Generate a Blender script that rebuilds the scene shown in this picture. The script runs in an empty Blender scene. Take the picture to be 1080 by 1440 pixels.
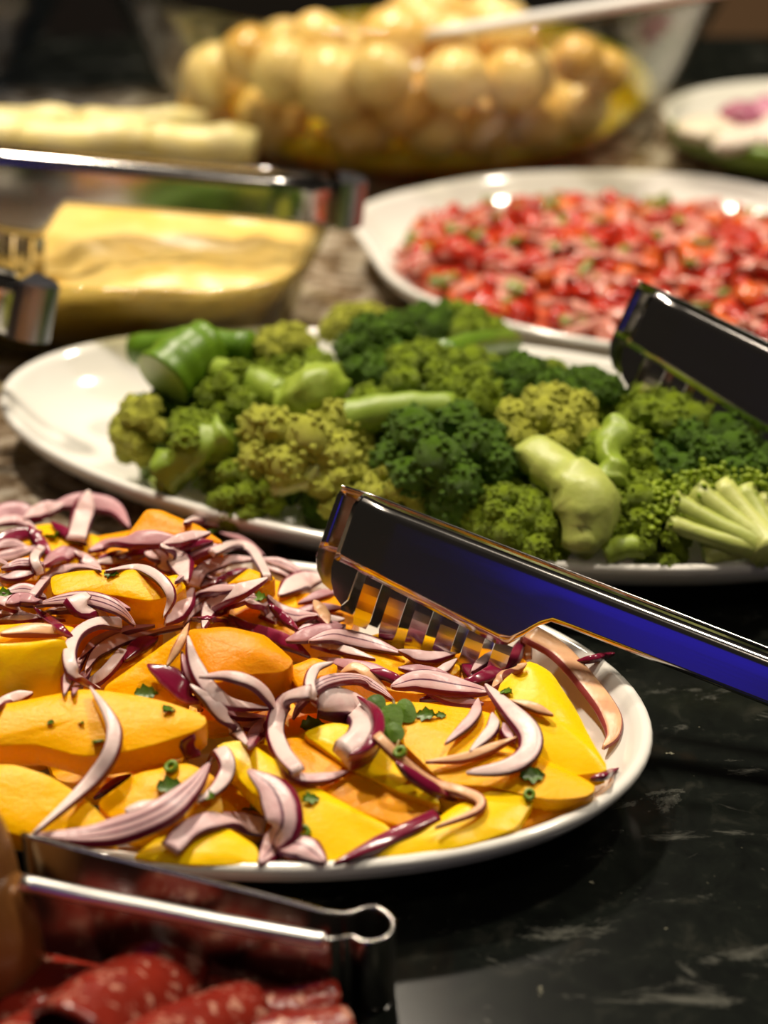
import bpy, bmesh, math, random
from mathutils import Vector, Matrix, noise
from mathutils.bvhtree import BVHTree

# ------------------------------------------------------------------ camera, world, lights
SC = bpy.context.scene
COL = SC.collection
F, PITCH, H = 2900.0, math.radians(30), 0.47          # focal length in px (1080x1440), pitch, height over counter
cam = bpy.data.cameras.new('camera'); camo = bpy.data.objects.new('camera', cam); COL.objects.link(camo)
camo.location = (0, 0, H); camo.rotation_euler = (math.radians(90) - PITCH, 0, 0)
cam.sensor_fit = 'VERTICAL'; cam.sensor_height = 36; cam.lens = F / 1440 * 36
cam.clip_start = 0.01; cam.clip_end = 50
cam.dof.use_dof = True; cam.dof.focus_distance = 0.765; cam.dof.aperture_fstop = 5.0
SC.camera = camo
SC.view_settings.view_transform = 'Standard'; SC.view_settings.look = 'None'
SC.view_settings.gamma = 1; SC.view_settings.use_curve_mapping = False
SC.view_settings.exposure = -0.36
w = bpy.data.worlds.new('world'); SC.world = w; w.use_nodes = True
w.node_tree.nodes['Background'].inputs[0].default_value = (0.9, 0.75, 0.6, 1)
w.node_tree.nodes['Background'].inputs[1].default_value = 0.03

def lamp(name, loc, target, size, power, color):
    l = bpy.data.lights.new(name, 'AREA'); l.shape = 'DISK'; l.size = size; l.energy = power; l.color = color
    o = bpy.data.objects.new(name, l); COL.objects.link(o); o.location = loc
    o.rotation_euler = (Vector(target) - Vector(loc)).to_track_quat('-Z', 'Y').to_euler()
    return o
lamp('ceiling_or_fill_spot', (-0.45, 1.30, 1.75), (-0.05, 0.75, 0), 0.14, 44, (1, 0.87, 0.70))
lamp('ceiling_or_fill_spot', (0.70, 1.10, 1.75), (0.1, 0.75, 0), 0.14, 26, (1, 0.88, 0.72))
lamp('ceiling_or_fill_spot', (-0.15, 2.05, 1.75), (0, 1.2, 0), 0.14, 26, (1, 0.87, 0.70))
lamp('ceiling_or_fill_spot', (0.45, -0.25, 1.75), (0, 0.6, 0), 0.14, 4, (1, 0.86, 0.68))  # weak fill added behind the camera for front faces, not a ceiling fixture
lamp('added_blue_sheen_lamp', (-0.20, -0.50, 0.46), (0.1, 0.7, 0.05), 0.36, 0.23, (0.03, 0.015, 1.0))  # unseen blue light, added so the steel tongs reflect a blue sheen

# ------------------------------------------------------------------ helpers
def P(x, y, z=0.0):
    """photo pixel -> point on the horizontal plane at height z"""
    u = (x - 540) / F; v = (720 - y) / F; c, s = math.cos(PITCH), math.sin(PITCH)
    d = Vector((u, c + v * s, -s + v * c)); return Vector((0, 0, H)) + d * ((z - H) / d.z)
def ray(x, y):
    u = (x - 540) / F; v = (720 - y) / F; c, s = math.cos(PITCH), math.sin(PITCH)
    return Vector((u, c + v * s, -s + v * c)).normalized()
def depth(p):
    return p.y * math.cos(PITCH) - (p.z - H) * math.sin(PITCH)
CAM = Vector((0, 0, H))
RND = random.Random(7)

def tag(o, label=None, cat=None, group=None, kind=None):
    if label: o['label'] = label
    if cat: o['category'] = cat
    if group: o['group'] = group
    if kind: o['kind'] = kind
    return o
def link(name, me, parent=None, loc=None):
    o = bpy.data.objects.new(name, me); COL.objects.link(o)
    if parent: o.parent = parent
    if loc is not None: o.location = loc
    return o
def mesh(name, verts, faces, mat, smooth=True):
    me = bpy.data.meshes.new(name); me.from_pydata([tuple(v) for v in verts], [], faces); me.update()
    for m in (mat if isinstance(mat, (list, tuple)) else [mat]): me.materials.append(m)
    if smooth: me.polygons.foreach_set('use_smooth', [True] * len(me.polygons))
    return me
def fix_normals(me):
    bm = bmesh.new(); bm.from_mesh(me); bmesh.ops.recalc_face_normals(bm, faces=bm.faces); bm.to_mesh(me); bm.free()
    return me
def centred(name, verts, faces, mat, parent=None, smooth=True, base=True):
    """mesh object whose origin is at the base centre of its vertices"""
    vs = [Vector(v) for v in verts]
    c = sum(vs, Vector()) / len(vs)
    if base: c.z = min(v.z for v in vs)
    me = fix_normals(mesh(name, [v - c for v in vs], faces, mat, smooth))
    return link(name, me, parent, c)
def empty(name, loc=(0, 0, 0), M=None):
    o = bpy.data.objects.new(name, None); COL.objects.link(o); o.empty_display_size = 0.01
    if M is not None: o.matrix_world = M
    else: o.location = loc
    return o
def box(verts, faces, c, d):
    n = len(verts)
    for sx in (-1, 1):
        for sy in (-1, 1):
            for sz in (-1, 1): verts.append(Vector((c[0] + sx * d[0] / 2, c[1] + sy * d[1] / 2, c[2] + sz * d[2] / 2)))
    for f in ((0, 1, 3, 2), (4, 6, 7, 5), (0, 4, 5, 1), (2, 3, 7, 6), (0, 2, 6, 4), (1, 5, 7, 3)): faces.append([n + i for i in f])
def tube(verts, faces, pts, rad, n=10, cap=True):
    """round tube along pts; rad a number or list"""
    base = len(verts); m = len(pts); pts = [Vector(p) for p in pts]
    for i, p in enumerate(pts):
        t = (pts[min(i + 1, m - 1)] - pts[max(i - 1, 0)]).normalized()
        a = Vector((0, 0, 1)) if abs(t.z) < 0.9 else Vector((1, 0, 0))
        b = t.cross(a).normalized(); c = b.cross(t)
        r = rad[i] if isinstance(rad, (list, tuple)) else rad
        for k in range(n):
            an = 2 * math.pi * k / n; verts.append(p + (b * math.cos(an) + c * math.sin(an)) * r)
    for i in range(m - 1):
        for k in range(n):
            k2 = (k + 1) % n; faces.append([base + i * n + k, base + i * n + k2, base + (i + 1) * n + k2, base + (i + 1) * n + k])
    if cap:
        faces.append([base + k for k in range(n)]); faces.append([base + (m - 1) * n + k for k in range(n)][::-1])

# ------------------------------------------------------------------ materials
class NT:
    def __init__(s, name):
        s.m = bpy.data.materials.new(name); s.m.use_nodes = True; s.t = s.m.node_tree; s.n = s.t.nodes; s.l = s.t.links
        s.b = s.n['Principled BSDF']
    def add(s, typ, **kw):
        n = s.n.new(typ)
        for k, v in kw.items(): setattr(n, k, v)
        return n
    def ramp(s, fac, stops, interp='LINEAR'):
        r = s.n.new('ShaderNodeValToRGB'); r.color_ramp.interpolation = interp; e = r.color_ramp.elements
        while len(e) < len(stops): e.new(0.5)
        for i, (p, c) in enumerate(stops): e[i].position = p; e[i].color = (*c, 1)
        s.l.new(fac, r.inputs[0]); return r.outputs[0]
    def coord(s, kind='Object', scale=(1, 1, 1)):
        tc = s.n.new('ShaderNodeTexCoord'); mp = s.n.new('ShaderNodeMapping'); mp.inputs['Scale'].default_value = scale
        s.l.new(tc.outputs[kind], mp.inputs[0]); return mp.outputs[0]
    def noise(s, vec, scale, detail=3, rough=0.5, dist=0.0):
        n = s.n.new('ShaderNodeTexNoise'); n.inputs['Scale'].default_value = scale; n.inputs['Detail'].default_value = detail
        n.inputs['Roughness'].default_value = rough; n.inputs['Distortion'].default_value = dist
        if vec is not None: s.l.new(vec, n.inputs['Vector'])
        return n.outputs['Fac']
    def voro(s, vec, scale, feature='F1'):
        n = s.n.new('ShaderNodeTexVoronoi'); n.feature = feature; n.inputs['Scale'].default_value = scale
        if vec is not None: s.l.new(vec, n.inputs['Vector'])
        return n
    def mix(s, fac, a, b, mode='MIX'):
        n = s.n.new('ShaderNodeMix'); n.data_type = 'RGBA'; n.blend_type = mode
        for sock, v in ((n.inputs[0], fac), (n.inputs[6], a), (n.inputs[7], b)):
            if hasattr(v, 'is_output'): s.l.new(v, sock)
            elif isinstance(v, (int, float)): sock.default_value = v
            else: sock.default_value = (*v, 1)
        return n.outputs[2]
    def math(s, op, a, b=0.0, clamp=False):
        n = s.n.new('ShaderNodeMath'); n.operation = op; n.use_clamp = clamp
        for i, v in enumerate((a, b)):
            if hasattr(v, 'is_output'): s.l.new(v, n.inputs[i])
            else: n.inputs[i].default_value = v
        return n.outputs[0]
    def bump(s, h, strength=0.3, dist=0.001):
        n = s.n.new('ShaderNodeBump'); n.inputs['Strength'].default_value = strength; n.inputs['Distance'].default_value = dist
        s.l.new(h, n.inputs['Height']); s.l.new(n.outputs[0], s.b.inputs['Normal'])
    def set(s, col=None, rough=None, metal=None, sss=None, sssr=None, coat=None, spec=None):
        b = s.b
        if col is not None:
            if hasattr(col, 'is_output'): s.l.new(col, b.inputs['Base Color'])
            else: b.inputs['Base Color'].default_value = (*col, 1)
        if rough is not None:
            if hasattr(rough, 'is_output'): s.l.new(rough, b.inputs['Roughness'])
            else: b.inputs['Roughness'].default_value = rough
        if metal is not None: b.inputs['Metallic'].default_value = metal
        if sss: b.inputs['Subsurface Weight'].default_value = sss; b.inputs['Subsurface Radius'].default_value = sssr or (1, .5, .2); b.inputs['Subsurface Scale'].default_value = 0.006
        if coat: b.inputs['Coat Weight'].default_value = coat; b.inputs['Coat Roughness'].default_value = 0.08
        if spec is not None: b.inputs['Specular IOR Level'].default_value = spec
        return s.m

def mat_plain(name, col, rough=0.5, metal=0, **kw):
    t = NT(name); return t.set(col, rough, metal, **kw)

def mat_granite():
    t = NT('polished_granite'); v = t.coord('Object')
    big = t.noise(v, 9, 5, 0.6, 0.6); fine = t.noise(v, 60, 6, 0.65, 0.4); spk = t.noise(v, 170, 3, 0.6)
    st = t.coord('Object', (1.0, 2.2, 1)); vein = t.noise(st, 24, 6, 0.75, 0.5)
    dark = t.ramp(fine, [(0.3, (0.0015, 0.002, 0.0018)), (0.55, (0.005, 0.0065, 0.005)), (0.75, (0.022, 0.022, 0.017))])
    veinc = t.ramp(vein, [(0.58, (0, 0, 0)), (0.645, (0.4, 0.4, 0.4)), (0.74, (1, 1, 1))])
    dark = t.mix(t.math('MULTIPLY', veinc, 0.85), dark, (0.13, 0.13, 0.11))
    brn = t.ramp(big, [(0.58, (0, 0, 0)), (0.72, (1, 1, 1))])
    dark = t.mix(t.math('MULTIPLY', brn, 0.5), dark, (0.03, 0.016, 0.006))
    dark = t.mix(t.ramp(spk, [(0.70, (0, 0, 0)), (0.76, (1, 1, 1))]), dark, (0.22, 0.21, 0.15))
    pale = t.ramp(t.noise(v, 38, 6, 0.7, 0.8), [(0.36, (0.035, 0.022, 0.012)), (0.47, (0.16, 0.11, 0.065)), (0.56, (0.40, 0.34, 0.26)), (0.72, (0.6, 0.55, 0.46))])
    # base colour blends from black to beige by position, black again at the back
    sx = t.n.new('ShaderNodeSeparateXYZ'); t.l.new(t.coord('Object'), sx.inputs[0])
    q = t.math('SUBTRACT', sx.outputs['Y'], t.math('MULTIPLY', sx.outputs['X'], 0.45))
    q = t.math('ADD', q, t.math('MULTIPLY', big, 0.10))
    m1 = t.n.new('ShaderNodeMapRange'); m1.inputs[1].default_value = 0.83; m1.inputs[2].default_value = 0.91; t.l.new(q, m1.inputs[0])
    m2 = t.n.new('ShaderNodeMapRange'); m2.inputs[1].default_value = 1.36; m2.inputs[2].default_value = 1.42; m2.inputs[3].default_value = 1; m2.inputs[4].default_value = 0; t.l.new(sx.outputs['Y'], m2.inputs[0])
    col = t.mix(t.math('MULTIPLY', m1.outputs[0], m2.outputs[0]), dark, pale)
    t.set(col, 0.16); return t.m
def mat_ceramic(name='white_glazed_ceramic', col=(0.80, 0.78, 0.72)):
    t = NT(name); v = t.coord('Object'); n = t.noise(v, 12, 2)
    t.set(t.mix(n, col, tuple(c * 0.93 for c in col)), 0.12, coat=0.4); return t.m
def mat_mango(name='ripe_mango_flesh', a=(0.88, 0.37, 0.0), b=(0.96, 0.52, 0.0), bump=0.5):
    t = NT(name); v = t.coord('Object'); oi = t.n.new('ShaderNodeObjectInfo')
    n1 = t.noise(v, 45, 3, 0.5); st = t.coord('Object', (1, 1.5, 1.5)); fib = t.noise(st, 340, 4, 0.7)
    f = t.math('ADD', t.math('MULTIPLY', n1, 0.55), t.math('MULTIPLY', oi.outputs['Random'], 0.45))
    col = t.mix(f, a, b)
    col = t.mix(t.math('MULTIPLY', t.ramp(fib, [(0.60, (0, 0, 0)), (0.72, (1, 1, 1))]), 0.25), col, (1.0, 0.64, 0.01))
    col = t.mix(t.math('MULTIPLY', t.ramp(t.noise(v, 30, 2, .5), [(0.62, (0, 0, 0)), (0.8, (1, 1, 1))]), 0.35), col, (0.70, 0.56, 0.008))
    r = t.math('ADD', t.math('MULTIPLY', fib, 0.25), 0.16)
    t.bump(t.math('ADD', fib, t.math('MULTIPLY', n1, 1.5)), bump, 0.0007)
    t.set(col, r, sss=0.25, sssr=(1.0, 0.42, 0.01), spec=0.16); return t.m
def mat_onion(name, layers=1, flesh=(0.67, 0.46, 0.45), line=(0.10, 0.018, 0.05), skin=(0.17, 0.005, 0.03), pinkish=0.35):
    t = NT(name); at = t.n.new('ShaderNodeAttribute'); at.attribute_name = 'u'
    v = t.coord('Object'); nz = t.noise(v, 120, 3, 0.6); n2 = t.noise(v, 420, 2, .5)
    u = t.math('ADD', at.outputs['Fac'], t.math('MULTIPLY', t.math('SUBTRACT', nz, 0.5), 0.05))
    stops = [(0.0, line), (0.05, line), (0.085, flesh)]
    pk = (0.50, 0.20, 0.24)
    for k in range(1, layers):
        c = 0.07 + 0.86 * k / layers
        stops += [(c - 0.06, tuple(0.7 * a + 0.3 * b for a, b in zip(flesh, pk))), (c - 0.022, line), (c + 0.022, line), (c + 0.05, flesh)]
    stops += [(0.80, flesh), (0.915, tuple((1 - pinkish) * a + pinkish * b for a, b in zip(flesh, pk))), (0.945, line), (0.965, skin), (1.0, skin)]
    col = t.ramp(u, stops)
    col = t.mix(t.math('MULTIPLY', t.ramp(nz, [(0.48, (0, 0, 0)), (0.75, (1, 1, 1))]), 0.5), col, t.mix(1.0, col, (0.85, 0.55, 0.62), 'MULTIPLY'))
    t.bump(n2, 0.25, 0.0006)
    t.set(col, 0.34, sss=0.12, sssr=(1, .6, .5), spec=0.35); return t.m
def mat_onion_skin():
    t = NT('magenta_onion_skin'); v = t.coord('Object', (1, 1, 1)); at = t.n.new('ShaderNodeAttribute'); at.attribute_name = 'u'
    st = t.noise(v, 200, 4, 0.6); 
    col = t.ramp(t.math('ADD', t.math('MULTIPLY', at.outputs['Fac'], 0.8), t.math('MULTIPLY', st, 0.25)),
                 [(0.0, (0.55, 0.30, 0.30)), (0.12, (0.38, 0.08, 0.12)), (0.25, (0.22, 0.008, 0.04)), (0.75, (0.16, 0.005, 0.027)), (1.0, (0.06, 0.003, 0.015))])
    col = t.mix(t.math('MULTIPLY', t.ramp(st, [(0.66, (0, 0, 0)), (0.74, (1, 1, 1))]), 0.5), col, (0.55, 0.35, 0.36))
    t.bump(st, 0.2, 0.0005); t.set(col, 0.2, spec=0.6); return t.m
def mat_steel(name='polished_steel', col=(0.50, 0.48, 0.46), rough=0.15):
    t = NT(name); v = t.coord('Object', (1, 1, 30)); n = t.noise(v, 40, 2)
    t.set(col, t.math('ADD', t.math('MULTIPLY', n, 0.08), rough - 0.04), 1.0); return t.m
def mat_leaf(name, a, b, scale=200, rough=0.4, bump=0.4):
    t = NT(name); v = t.coord('Object'); oi = t.n.new('ShaderNodeObjectInfo')
    n = t.noise(v, scale, 3, 0.6); f = t.math('ADD', t.math('MULTIPLY', n, 0.8), t.math('MULTIPLY', t.math('SUBTRACT', oi.outputs['Random'], 0.5), 0.5), True)
    t.bump(n, bump, 0.001); t.set(t.mix(f, a, b), rough, sss=0.08, sssr=(.4, 1, .1)); return t.m
def mat_crown(name, a, b, c):
    t = NT(name); v = t.coord('Object'); vo = t.voro(v, 420); n = t.noise(v, 60, 3, .6)
    col = t.mix(n, a, b); col = t.mix(t.math('MULTIPLY', t.ramp(vo.outputs['Distance'], [(0.1, (1, 1, 1)), (0.5, (0, 0, 0))]), 0.55), col, c)
    t.bump(t.math('SUBTRACT', 1.0, vo.outputs['Distance']), 0.6, 0.0012); t.set(col, 0.45, spec=0.28); return t.m
def mat_glass(name='clear_glass', tint=(0.93, 0.94, 0.88), bump=0.0, scale=60, refl=0.05):
    t = NT(name); t.n.remove(t.b); out = t.n['Material Output']
    tr = t.add('ShaderNodeBsdfTransparent'); tr.inputs[0].default_value = (*tint, 1)
    gl = t.add('ShaderNodeBsdfGlossy'); gl.inputs['Roughness'].default_value = 0.06
    fr = t.add('ShaderNodeLayerWeight'); fr.inputs[0].default_value = 0.5
    sch = t.math('ADD', t.math('MULTIPLY', t.math('POWER', fr.outputs['Facing'], 4.0), 0.7), refl, True)
    mx = t.add('ShaderNodeMixShader'); t.l.new(sch, mx.inputs[0]); t.l.new(tr.outputs[0], mx.inputs[1]); t.l.new(gl.outputs[0], mx.inputs[2])
    if bump:
        bp = t.add('ShaderNodeBump'); bp.inputs['Strength'].default_value = bump; bp.inputs['Distance'].default_value = 0.004
        t.l.new(t.noise(t.coord('Object'), scale, 3, .6), bp.inputs['Height'])
        t.l.new(bp.outputs[0], gl.inputs['Normal']); t.l.new(bp.outputs[0], fr.inputs['Normal'])
    t.l.new(mx.outputs[0], out.inputs[0]); return t.m
def mat_salami():
    t = NT('cured_salami'); v = t.coord('Object'); w_ = t.noise(v, 70, 2); vo = t.voro(v, 150); n = t.noise(v, 170, 4, .65, .6)
    col = t.mix(w_, (0.13, 0.009, 0.005), (0.26, 0.024, 0.012))
    fat = t.ramp(n, [(0.56, (0, 0, 0)), (0.63, (1, 1, 1))])
    col = t.mix(t.math('MULTIPLY', fat, 0.75), col, (0.52, 0.27, 0.19)); t.bump(n, 0.6, 0.001)
    t.set(col, 0.22, sss=0.1, sssr=(1, .3, .2)); return t.m
def mat_mash(name, a, b, c):
    t = NT(name); v = t.coord('Object'); n = t.noise(v, 22, 4, .6, .5)
    t.set(t.ramp(n, [(0.35, a), (0.55, b), (0.7, c)]), 0.35, sss=0.1, sssr=(1, .7, .3)); return t.m
def mat_potato():
    t = NT('boiled_potato'); v = t.coord('Object'); oi = t.n.new('ShaderNodeObjectInfo')
    va = t.add('ShaderNodeVectorMath', operation='ADD'); t.l.new(v, va.inputs[0]); t.l.new(oi.outputs['Random'], va.inputs[1])
    n = t.noise(va.outputs[0], 32, 3, .5); f = t.math('ADD', n, t.math('MULTIPLY', t.math('SUBTRACT', oi.outputs['Random'], .5), .22))
    col = t.ramp(f, [(0.40, (0.86, 0.65, 0.28)), (0.54, (0.80, 0.52, 0.13)), (0.68, (0.56, 0.22, 0.015))])
    t.set(col, 0.25, sss=0.15, sssr=(1, .7, .3)); return t.m
def mat_oil():
    t = NT('orange_oil'); t.set((0.92, 0.46, 0.01), 0.1, sss=1.0, sssr=(1, .6, .1)); t.b.inputs['Subsurface Scale'].default_value = 0.05; return t.m
def mat_wood(name, a, b):
    t = NT(name); n = t.noise(t.coord('Object', (1, 1, 9)), 6, 4, .6, .5); t.set(t.mix(n, a, b), 0.5); return t.m

M = dict(
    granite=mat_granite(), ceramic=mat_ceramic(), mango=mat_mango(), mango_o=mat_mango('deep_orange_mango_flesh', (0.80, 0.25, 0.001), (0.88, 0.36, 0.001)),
    mango_g=mat_mango('green_tinged_mango_flesh', (0.84, 0.50, 0.002), (0.92, 0.60, 0.004), 0.2),
    o1=mat_onion('red_onion_flesh'), o2=mat_onion('red_onion_two_layers', 2), o3=mat_onion('red_onion_three_layers', 3, pinkish=0.6),
    op=mat_onion('red_onion_pink_flesh', 1, (0.48, 0.25, 0.27)), ow=mat_onion('red_onion_white_flesh', 1, (0.76, 0.59, 0.55)),
    oy=mat_onion('red_onion_mango_stained', 1, (0.72, 0.42, 0.22), (0.25, 0.06, 0.05), (0.30, 0.06, 0.06)), osk=mat_onion_skin(),
    steel=mat_steel(), steel_d=mat_steel('steel_spring_end', (0.25, 0.26, 0.30), 0.3), herb=mat_leaf('chopped_herb_green', (0.04, 0.10, 0.004), (0.12, 0.23, 0.008)),
    herb_l=mat_leaf('pale_scallion_green', (0.10, 0.19, 0.008), (0.20, 0.30, 0.02)), stalk=mat_plain('herb_stalk', (0.22, 0.16, 0.05), 0.4),
    crown_d=mat_crown('dark_broccoli_crown', (0.032, 0.085, 0.002), (0.085, 0.18, 0.003), (0.20, 0.34, 0.012)),
    crown_m=mat_crown('green_broccoli_crown', (0.13, 0.21, 0.005), (0.26, 0.35, 0.010), (0.46, 0.55, 0.04)),
    crown_y=mat_crown('yellow_green_broccoli_crown', (0.36, 0.39, 0.02), (0.54, 0.55, 0.07), (0.74, 0.74, 0.2)),
    stem=mat_leaf('broccoli_stem_green', (0.14, 0.24, 0.010), (0.34, 0.42, 0.05), 90, .45, .6), stem_p=mat_leaf('pale_broccoli_stem', (0.34, 0.40, 0.07), (0.58, 0.60, 0.18), 90, .45, .6),
    stem_d=mat_leaf('dark_broccoli_stalk', (0.07, 0.16, 0.005), (0.16, 0.27, 0.012), 50, .38, .2), cut=mat_leaf('cut_broccoli_face', (0.30, 0.42, 0.06), (0.50, 0.60, 0.14), 60, .4, .2),
    tomato=mat_leaf('diced_tomato', (0.36, 0.012, 0.005), (0.58, 0.04, 0.012), 90, .22, .1), tomato_o=mat_leaf('orange_tomato', (0.60, 0.09, 0.015), (0.75, 0.18, 0.03), 90, .22, .1),
    sonion=mat_leaf('pink_stained_onion', (0.52, 0.17, 0.12), (0.70, 0.34, 0.27), 90, .25, .1), sgreen=mat_leaf('green_pepper_bit', (0.14, 0.17, 0.02), (0.30, 0.26, 0.04), 90, .3, .1),
    sauce=mat_leaf('tomato_juice', (0.45, 0.05, 0.02), (0.62, 0.14, 0.06), 60, .15, .2),
    glass=mat_glass(), glass_t=mat_glass('textured_yellowish_glass', (0.80, 0.78, 0.60), 0.7, 70), glass_b=mat_glass('blue_grey_glass', (0.66, 0.72, 0.84), refl=0.14),
    mash=mat_mash('creamy_yellow_mash', (0.80, 0.52, 0.11), (0.80, 0.58, 0.19), (0.74, 0.40, 0.03)), palm=mat_mash('heart_of_palm', (0.84, 0.68, 0.24), (0.88, 0.76, 0.40), (0.80, 0.52, 0.06)),
    potato=mat_potato(), oil=mat_oil(), salami=mat_salami(),
    ham=mat_mash('amber_cured_ham', (0.30, 0.13, 0.035), (0.22, 0.085, 0.018), (0.36, 0.17, 0.06)), hamfat=mat_plain('ham_fat_edge', (0.52, 0.36, 0.2), .3),
    cabbage=mat_leaf('pale_cabbage', (0.70, 0.58, 0.50), (0.80, 0.72, 0.55), 40, .4, .2), cabbage_p=mat_leaf('purple_cabbage', (0.40, 0.11, 0.20), (0.55, 0.24, 0.32), 40, .4, .2),
    cucumber=mat_leaf('cucumber_green', (0.10, 0.20, 0.01), (0.26, 0.34, 0.03), 40, .4, .2),
    wall=mat_plain('dark_brown_wall', (0.012, 0.007, 0.005), .8), floor=mat_plain('dark_floor', (0.015, 0.01, 0.008), .5), cab=mat_wood('dark_cabinet_wood', (0.05, 0.025, 0.012), (0.08, 0.04, 0.02)),
    wood=mat_wood('brown_wood_trim', (0.16, 0.09, 0.045), (0.24, 0.14, 0.07)), red=mat_plain('dark_red_cloth', (0.09, 0.004, 0.003), .8), brushed=mat_plain('bright_brushed_handle', (0.80, 0.78, 0.74), .5, .3), steel_e=mat_steel('dark_reflecting_steel', (0.36, 0.34, 0.32), .2), spoon=mat_steel('satin_spoon_steel', (0.85, 0.84, 0.8), .3),
)

# ------------------------------------------------------------------ the setting
def slab(name, c, d, mat, parent=None):
    v, f = [], []; box(v, f, c, d); return centred(name, v, f, mat, parent, False)
tag(slab('floor', (0, 1.2, -0.93), (6, 6, 0.04), M['floor']), kind='structure')
tag(slab('wall_back', (0, 3.4, 0.4), (6, 0.1, 2.7), M['wall']), kind='structure')
ct = empty('kitchen_counter', (0, 0.84, -0.91)); tag(ct, 'kitchen counter with polished black and beige granite top under all dishes', 'counter')
def under(parent, o):
    o.parent = parent; o.location = o.location - parent.location; return o
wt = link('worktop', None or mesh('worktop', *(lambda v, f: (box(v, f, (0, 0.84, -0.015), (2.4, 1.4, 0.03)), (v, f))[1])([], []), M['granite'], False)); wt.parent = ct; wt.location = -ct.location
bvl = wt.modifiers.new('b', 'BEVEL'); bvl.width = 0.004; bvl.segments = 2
under(ct, slab('base_cabinet', (0, 0.84, -0.47), (2.3, 1.28, 0.88), M['cab']))

# ------------------------------------------------------------------ platters
def ell(cx, cy, a, b, rot, ang, d=0.0, z=0.0, e=2.0, wave=None):
    th = math.radians(rot); ca, sa = math.cos(ang), math.sin(ang)
    k = wave(ang) if wave else 1.0
    x = math.copysign(abs(ca) ** (2 / e), ca) * (a * k - d); y = math.copysign(abs(sa) ** (2 / e), sa) * (b * k - d)
    return Vector((cx + x * math.cos(th) - y * math.sin(th), cy + x * math.sin(th) + y * math.cos(th), z))
PROF = [(0.046, 0.0), (0.040, 0.0), (0.037, 0.0025), (0.026, 0.0055), (0.012, 0.0135), (0.004, 0.0205), (0.0005, 0.0255), (0.0, 0.0275), (0.0008, 0.0290),
        (0.0025, 0.0295), (0.0045, 0.0288), (0.007, 0.0262), (0.014, 0.0195), (0.024, 0.0125), (0.036, 0.0085), (0.046, 0.0070)]
def rimmed(prof, shape, n=96, e=2.0, wave=None):
    vs, fs = [], []
    for (d, z) in prof:
        for k in range(n): vs.append(ell(*shape, 2 * math.pi * k / n, d, z, e, wave))
    m = len(prof)
    for i in range(m - 1):
        for k in range(n):
            k2 = (k + 1) % n; fs.append([i * n + k, i * n + k2, (i + 1) * n + k2, (i + 1) * n + k])
    fs.append([k for k in range(n)][::-1]); fs.append([(m - 1) * n + k for k in range(n)])
    return vs, fs
PM = (-0.0647, 0.6297, 0.164, 0.0985, 169.6)
PB = (0.0295, 0.8344, 0.219, 0.104, 163.8)
PS = (0.155, 1.045, 0.178, 0.122, 160.0)
PSI = (0.158, 1.032, 0.160, 0.101, 158.0)
PF = (0.308, 1.262, 0.130, 0.082, 168.0)
def platter(shape, label, **kw):
    v, f = rimmed(PROF, shape, **kw); return tag(centred('serving_platter', v, f, M['ceramic']), label, 'platter', 'white oval serving platters')
plm = platter(PM, 'white oval platter heaped with mango slices and red onion')
plb = platter(PB, 'white oval platter holding the broccoli')
pls = platter(PS, 'white wavy edged platter full of diced tomato salsa', wave=lambda a: 1 + 0.022 * math.cos(5 * a + 0.6) + 0.012 * math.cos(8 * a))
plf = platter(PF, 'small white plate with cucumber and pink salad at far right edge')
def rad(shape, p):
    cx, cy, a, b, rot = shape; th = math.radians(rot); x, y = p.x - cx, p.y - cy
    u = x * math.cos(th) + y * math.sin(th); v = -x * math.sin(th) + y * math.cos(th)
    return math.sqrt((u / a) ** 2 + (v / b) ** 2)
def on_mound(px, py, shape, z0, h):
    z = z0
    for _ in range(14):
        r = rad(shape, P(px, py, z)); z = 0.5 * z + 0.5 * (z0 + h * max(0, 1 - r * r))
    while P(px, py, z).y > shape[1] and rad(shape, P(px, py, z)) > 0.80 and z < 0.075: z += 0.001      # stay inside the far rim
    return P(px, py, z)

# ------------------------------------------------------------------ ray casting onto what is already on the mango platter
TREES = []
def add_tree(o):
    bpy.context.view_layer.update()
    mw = o.matrix_world; TREES.append(BVHTree.FromPolygons([mw @ v.co for v in o.data.vertices], [list(p.vertices) for p in o.data.polygons]))
def hit(px, py, default=0.02):
    d = ray(px, py); best = None
    for t in TREES:
        h = t.ray_cast(CAM, d)
        if h[0] is not None and (best is None or h[3] < best[1]): best = (h[0], h[3])
    return best[0].copy() if best else P(px, py, default)
def top_z(x, y):
    best = 0.008
    for t in TREES:
        h = t.ray_cast(Vector((x, y, 0.3)), Vector((0, 0, -1)))
        if h[0] is not None: best = max(best, h[0].z)
    return best
add_tree(plm)

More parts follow.
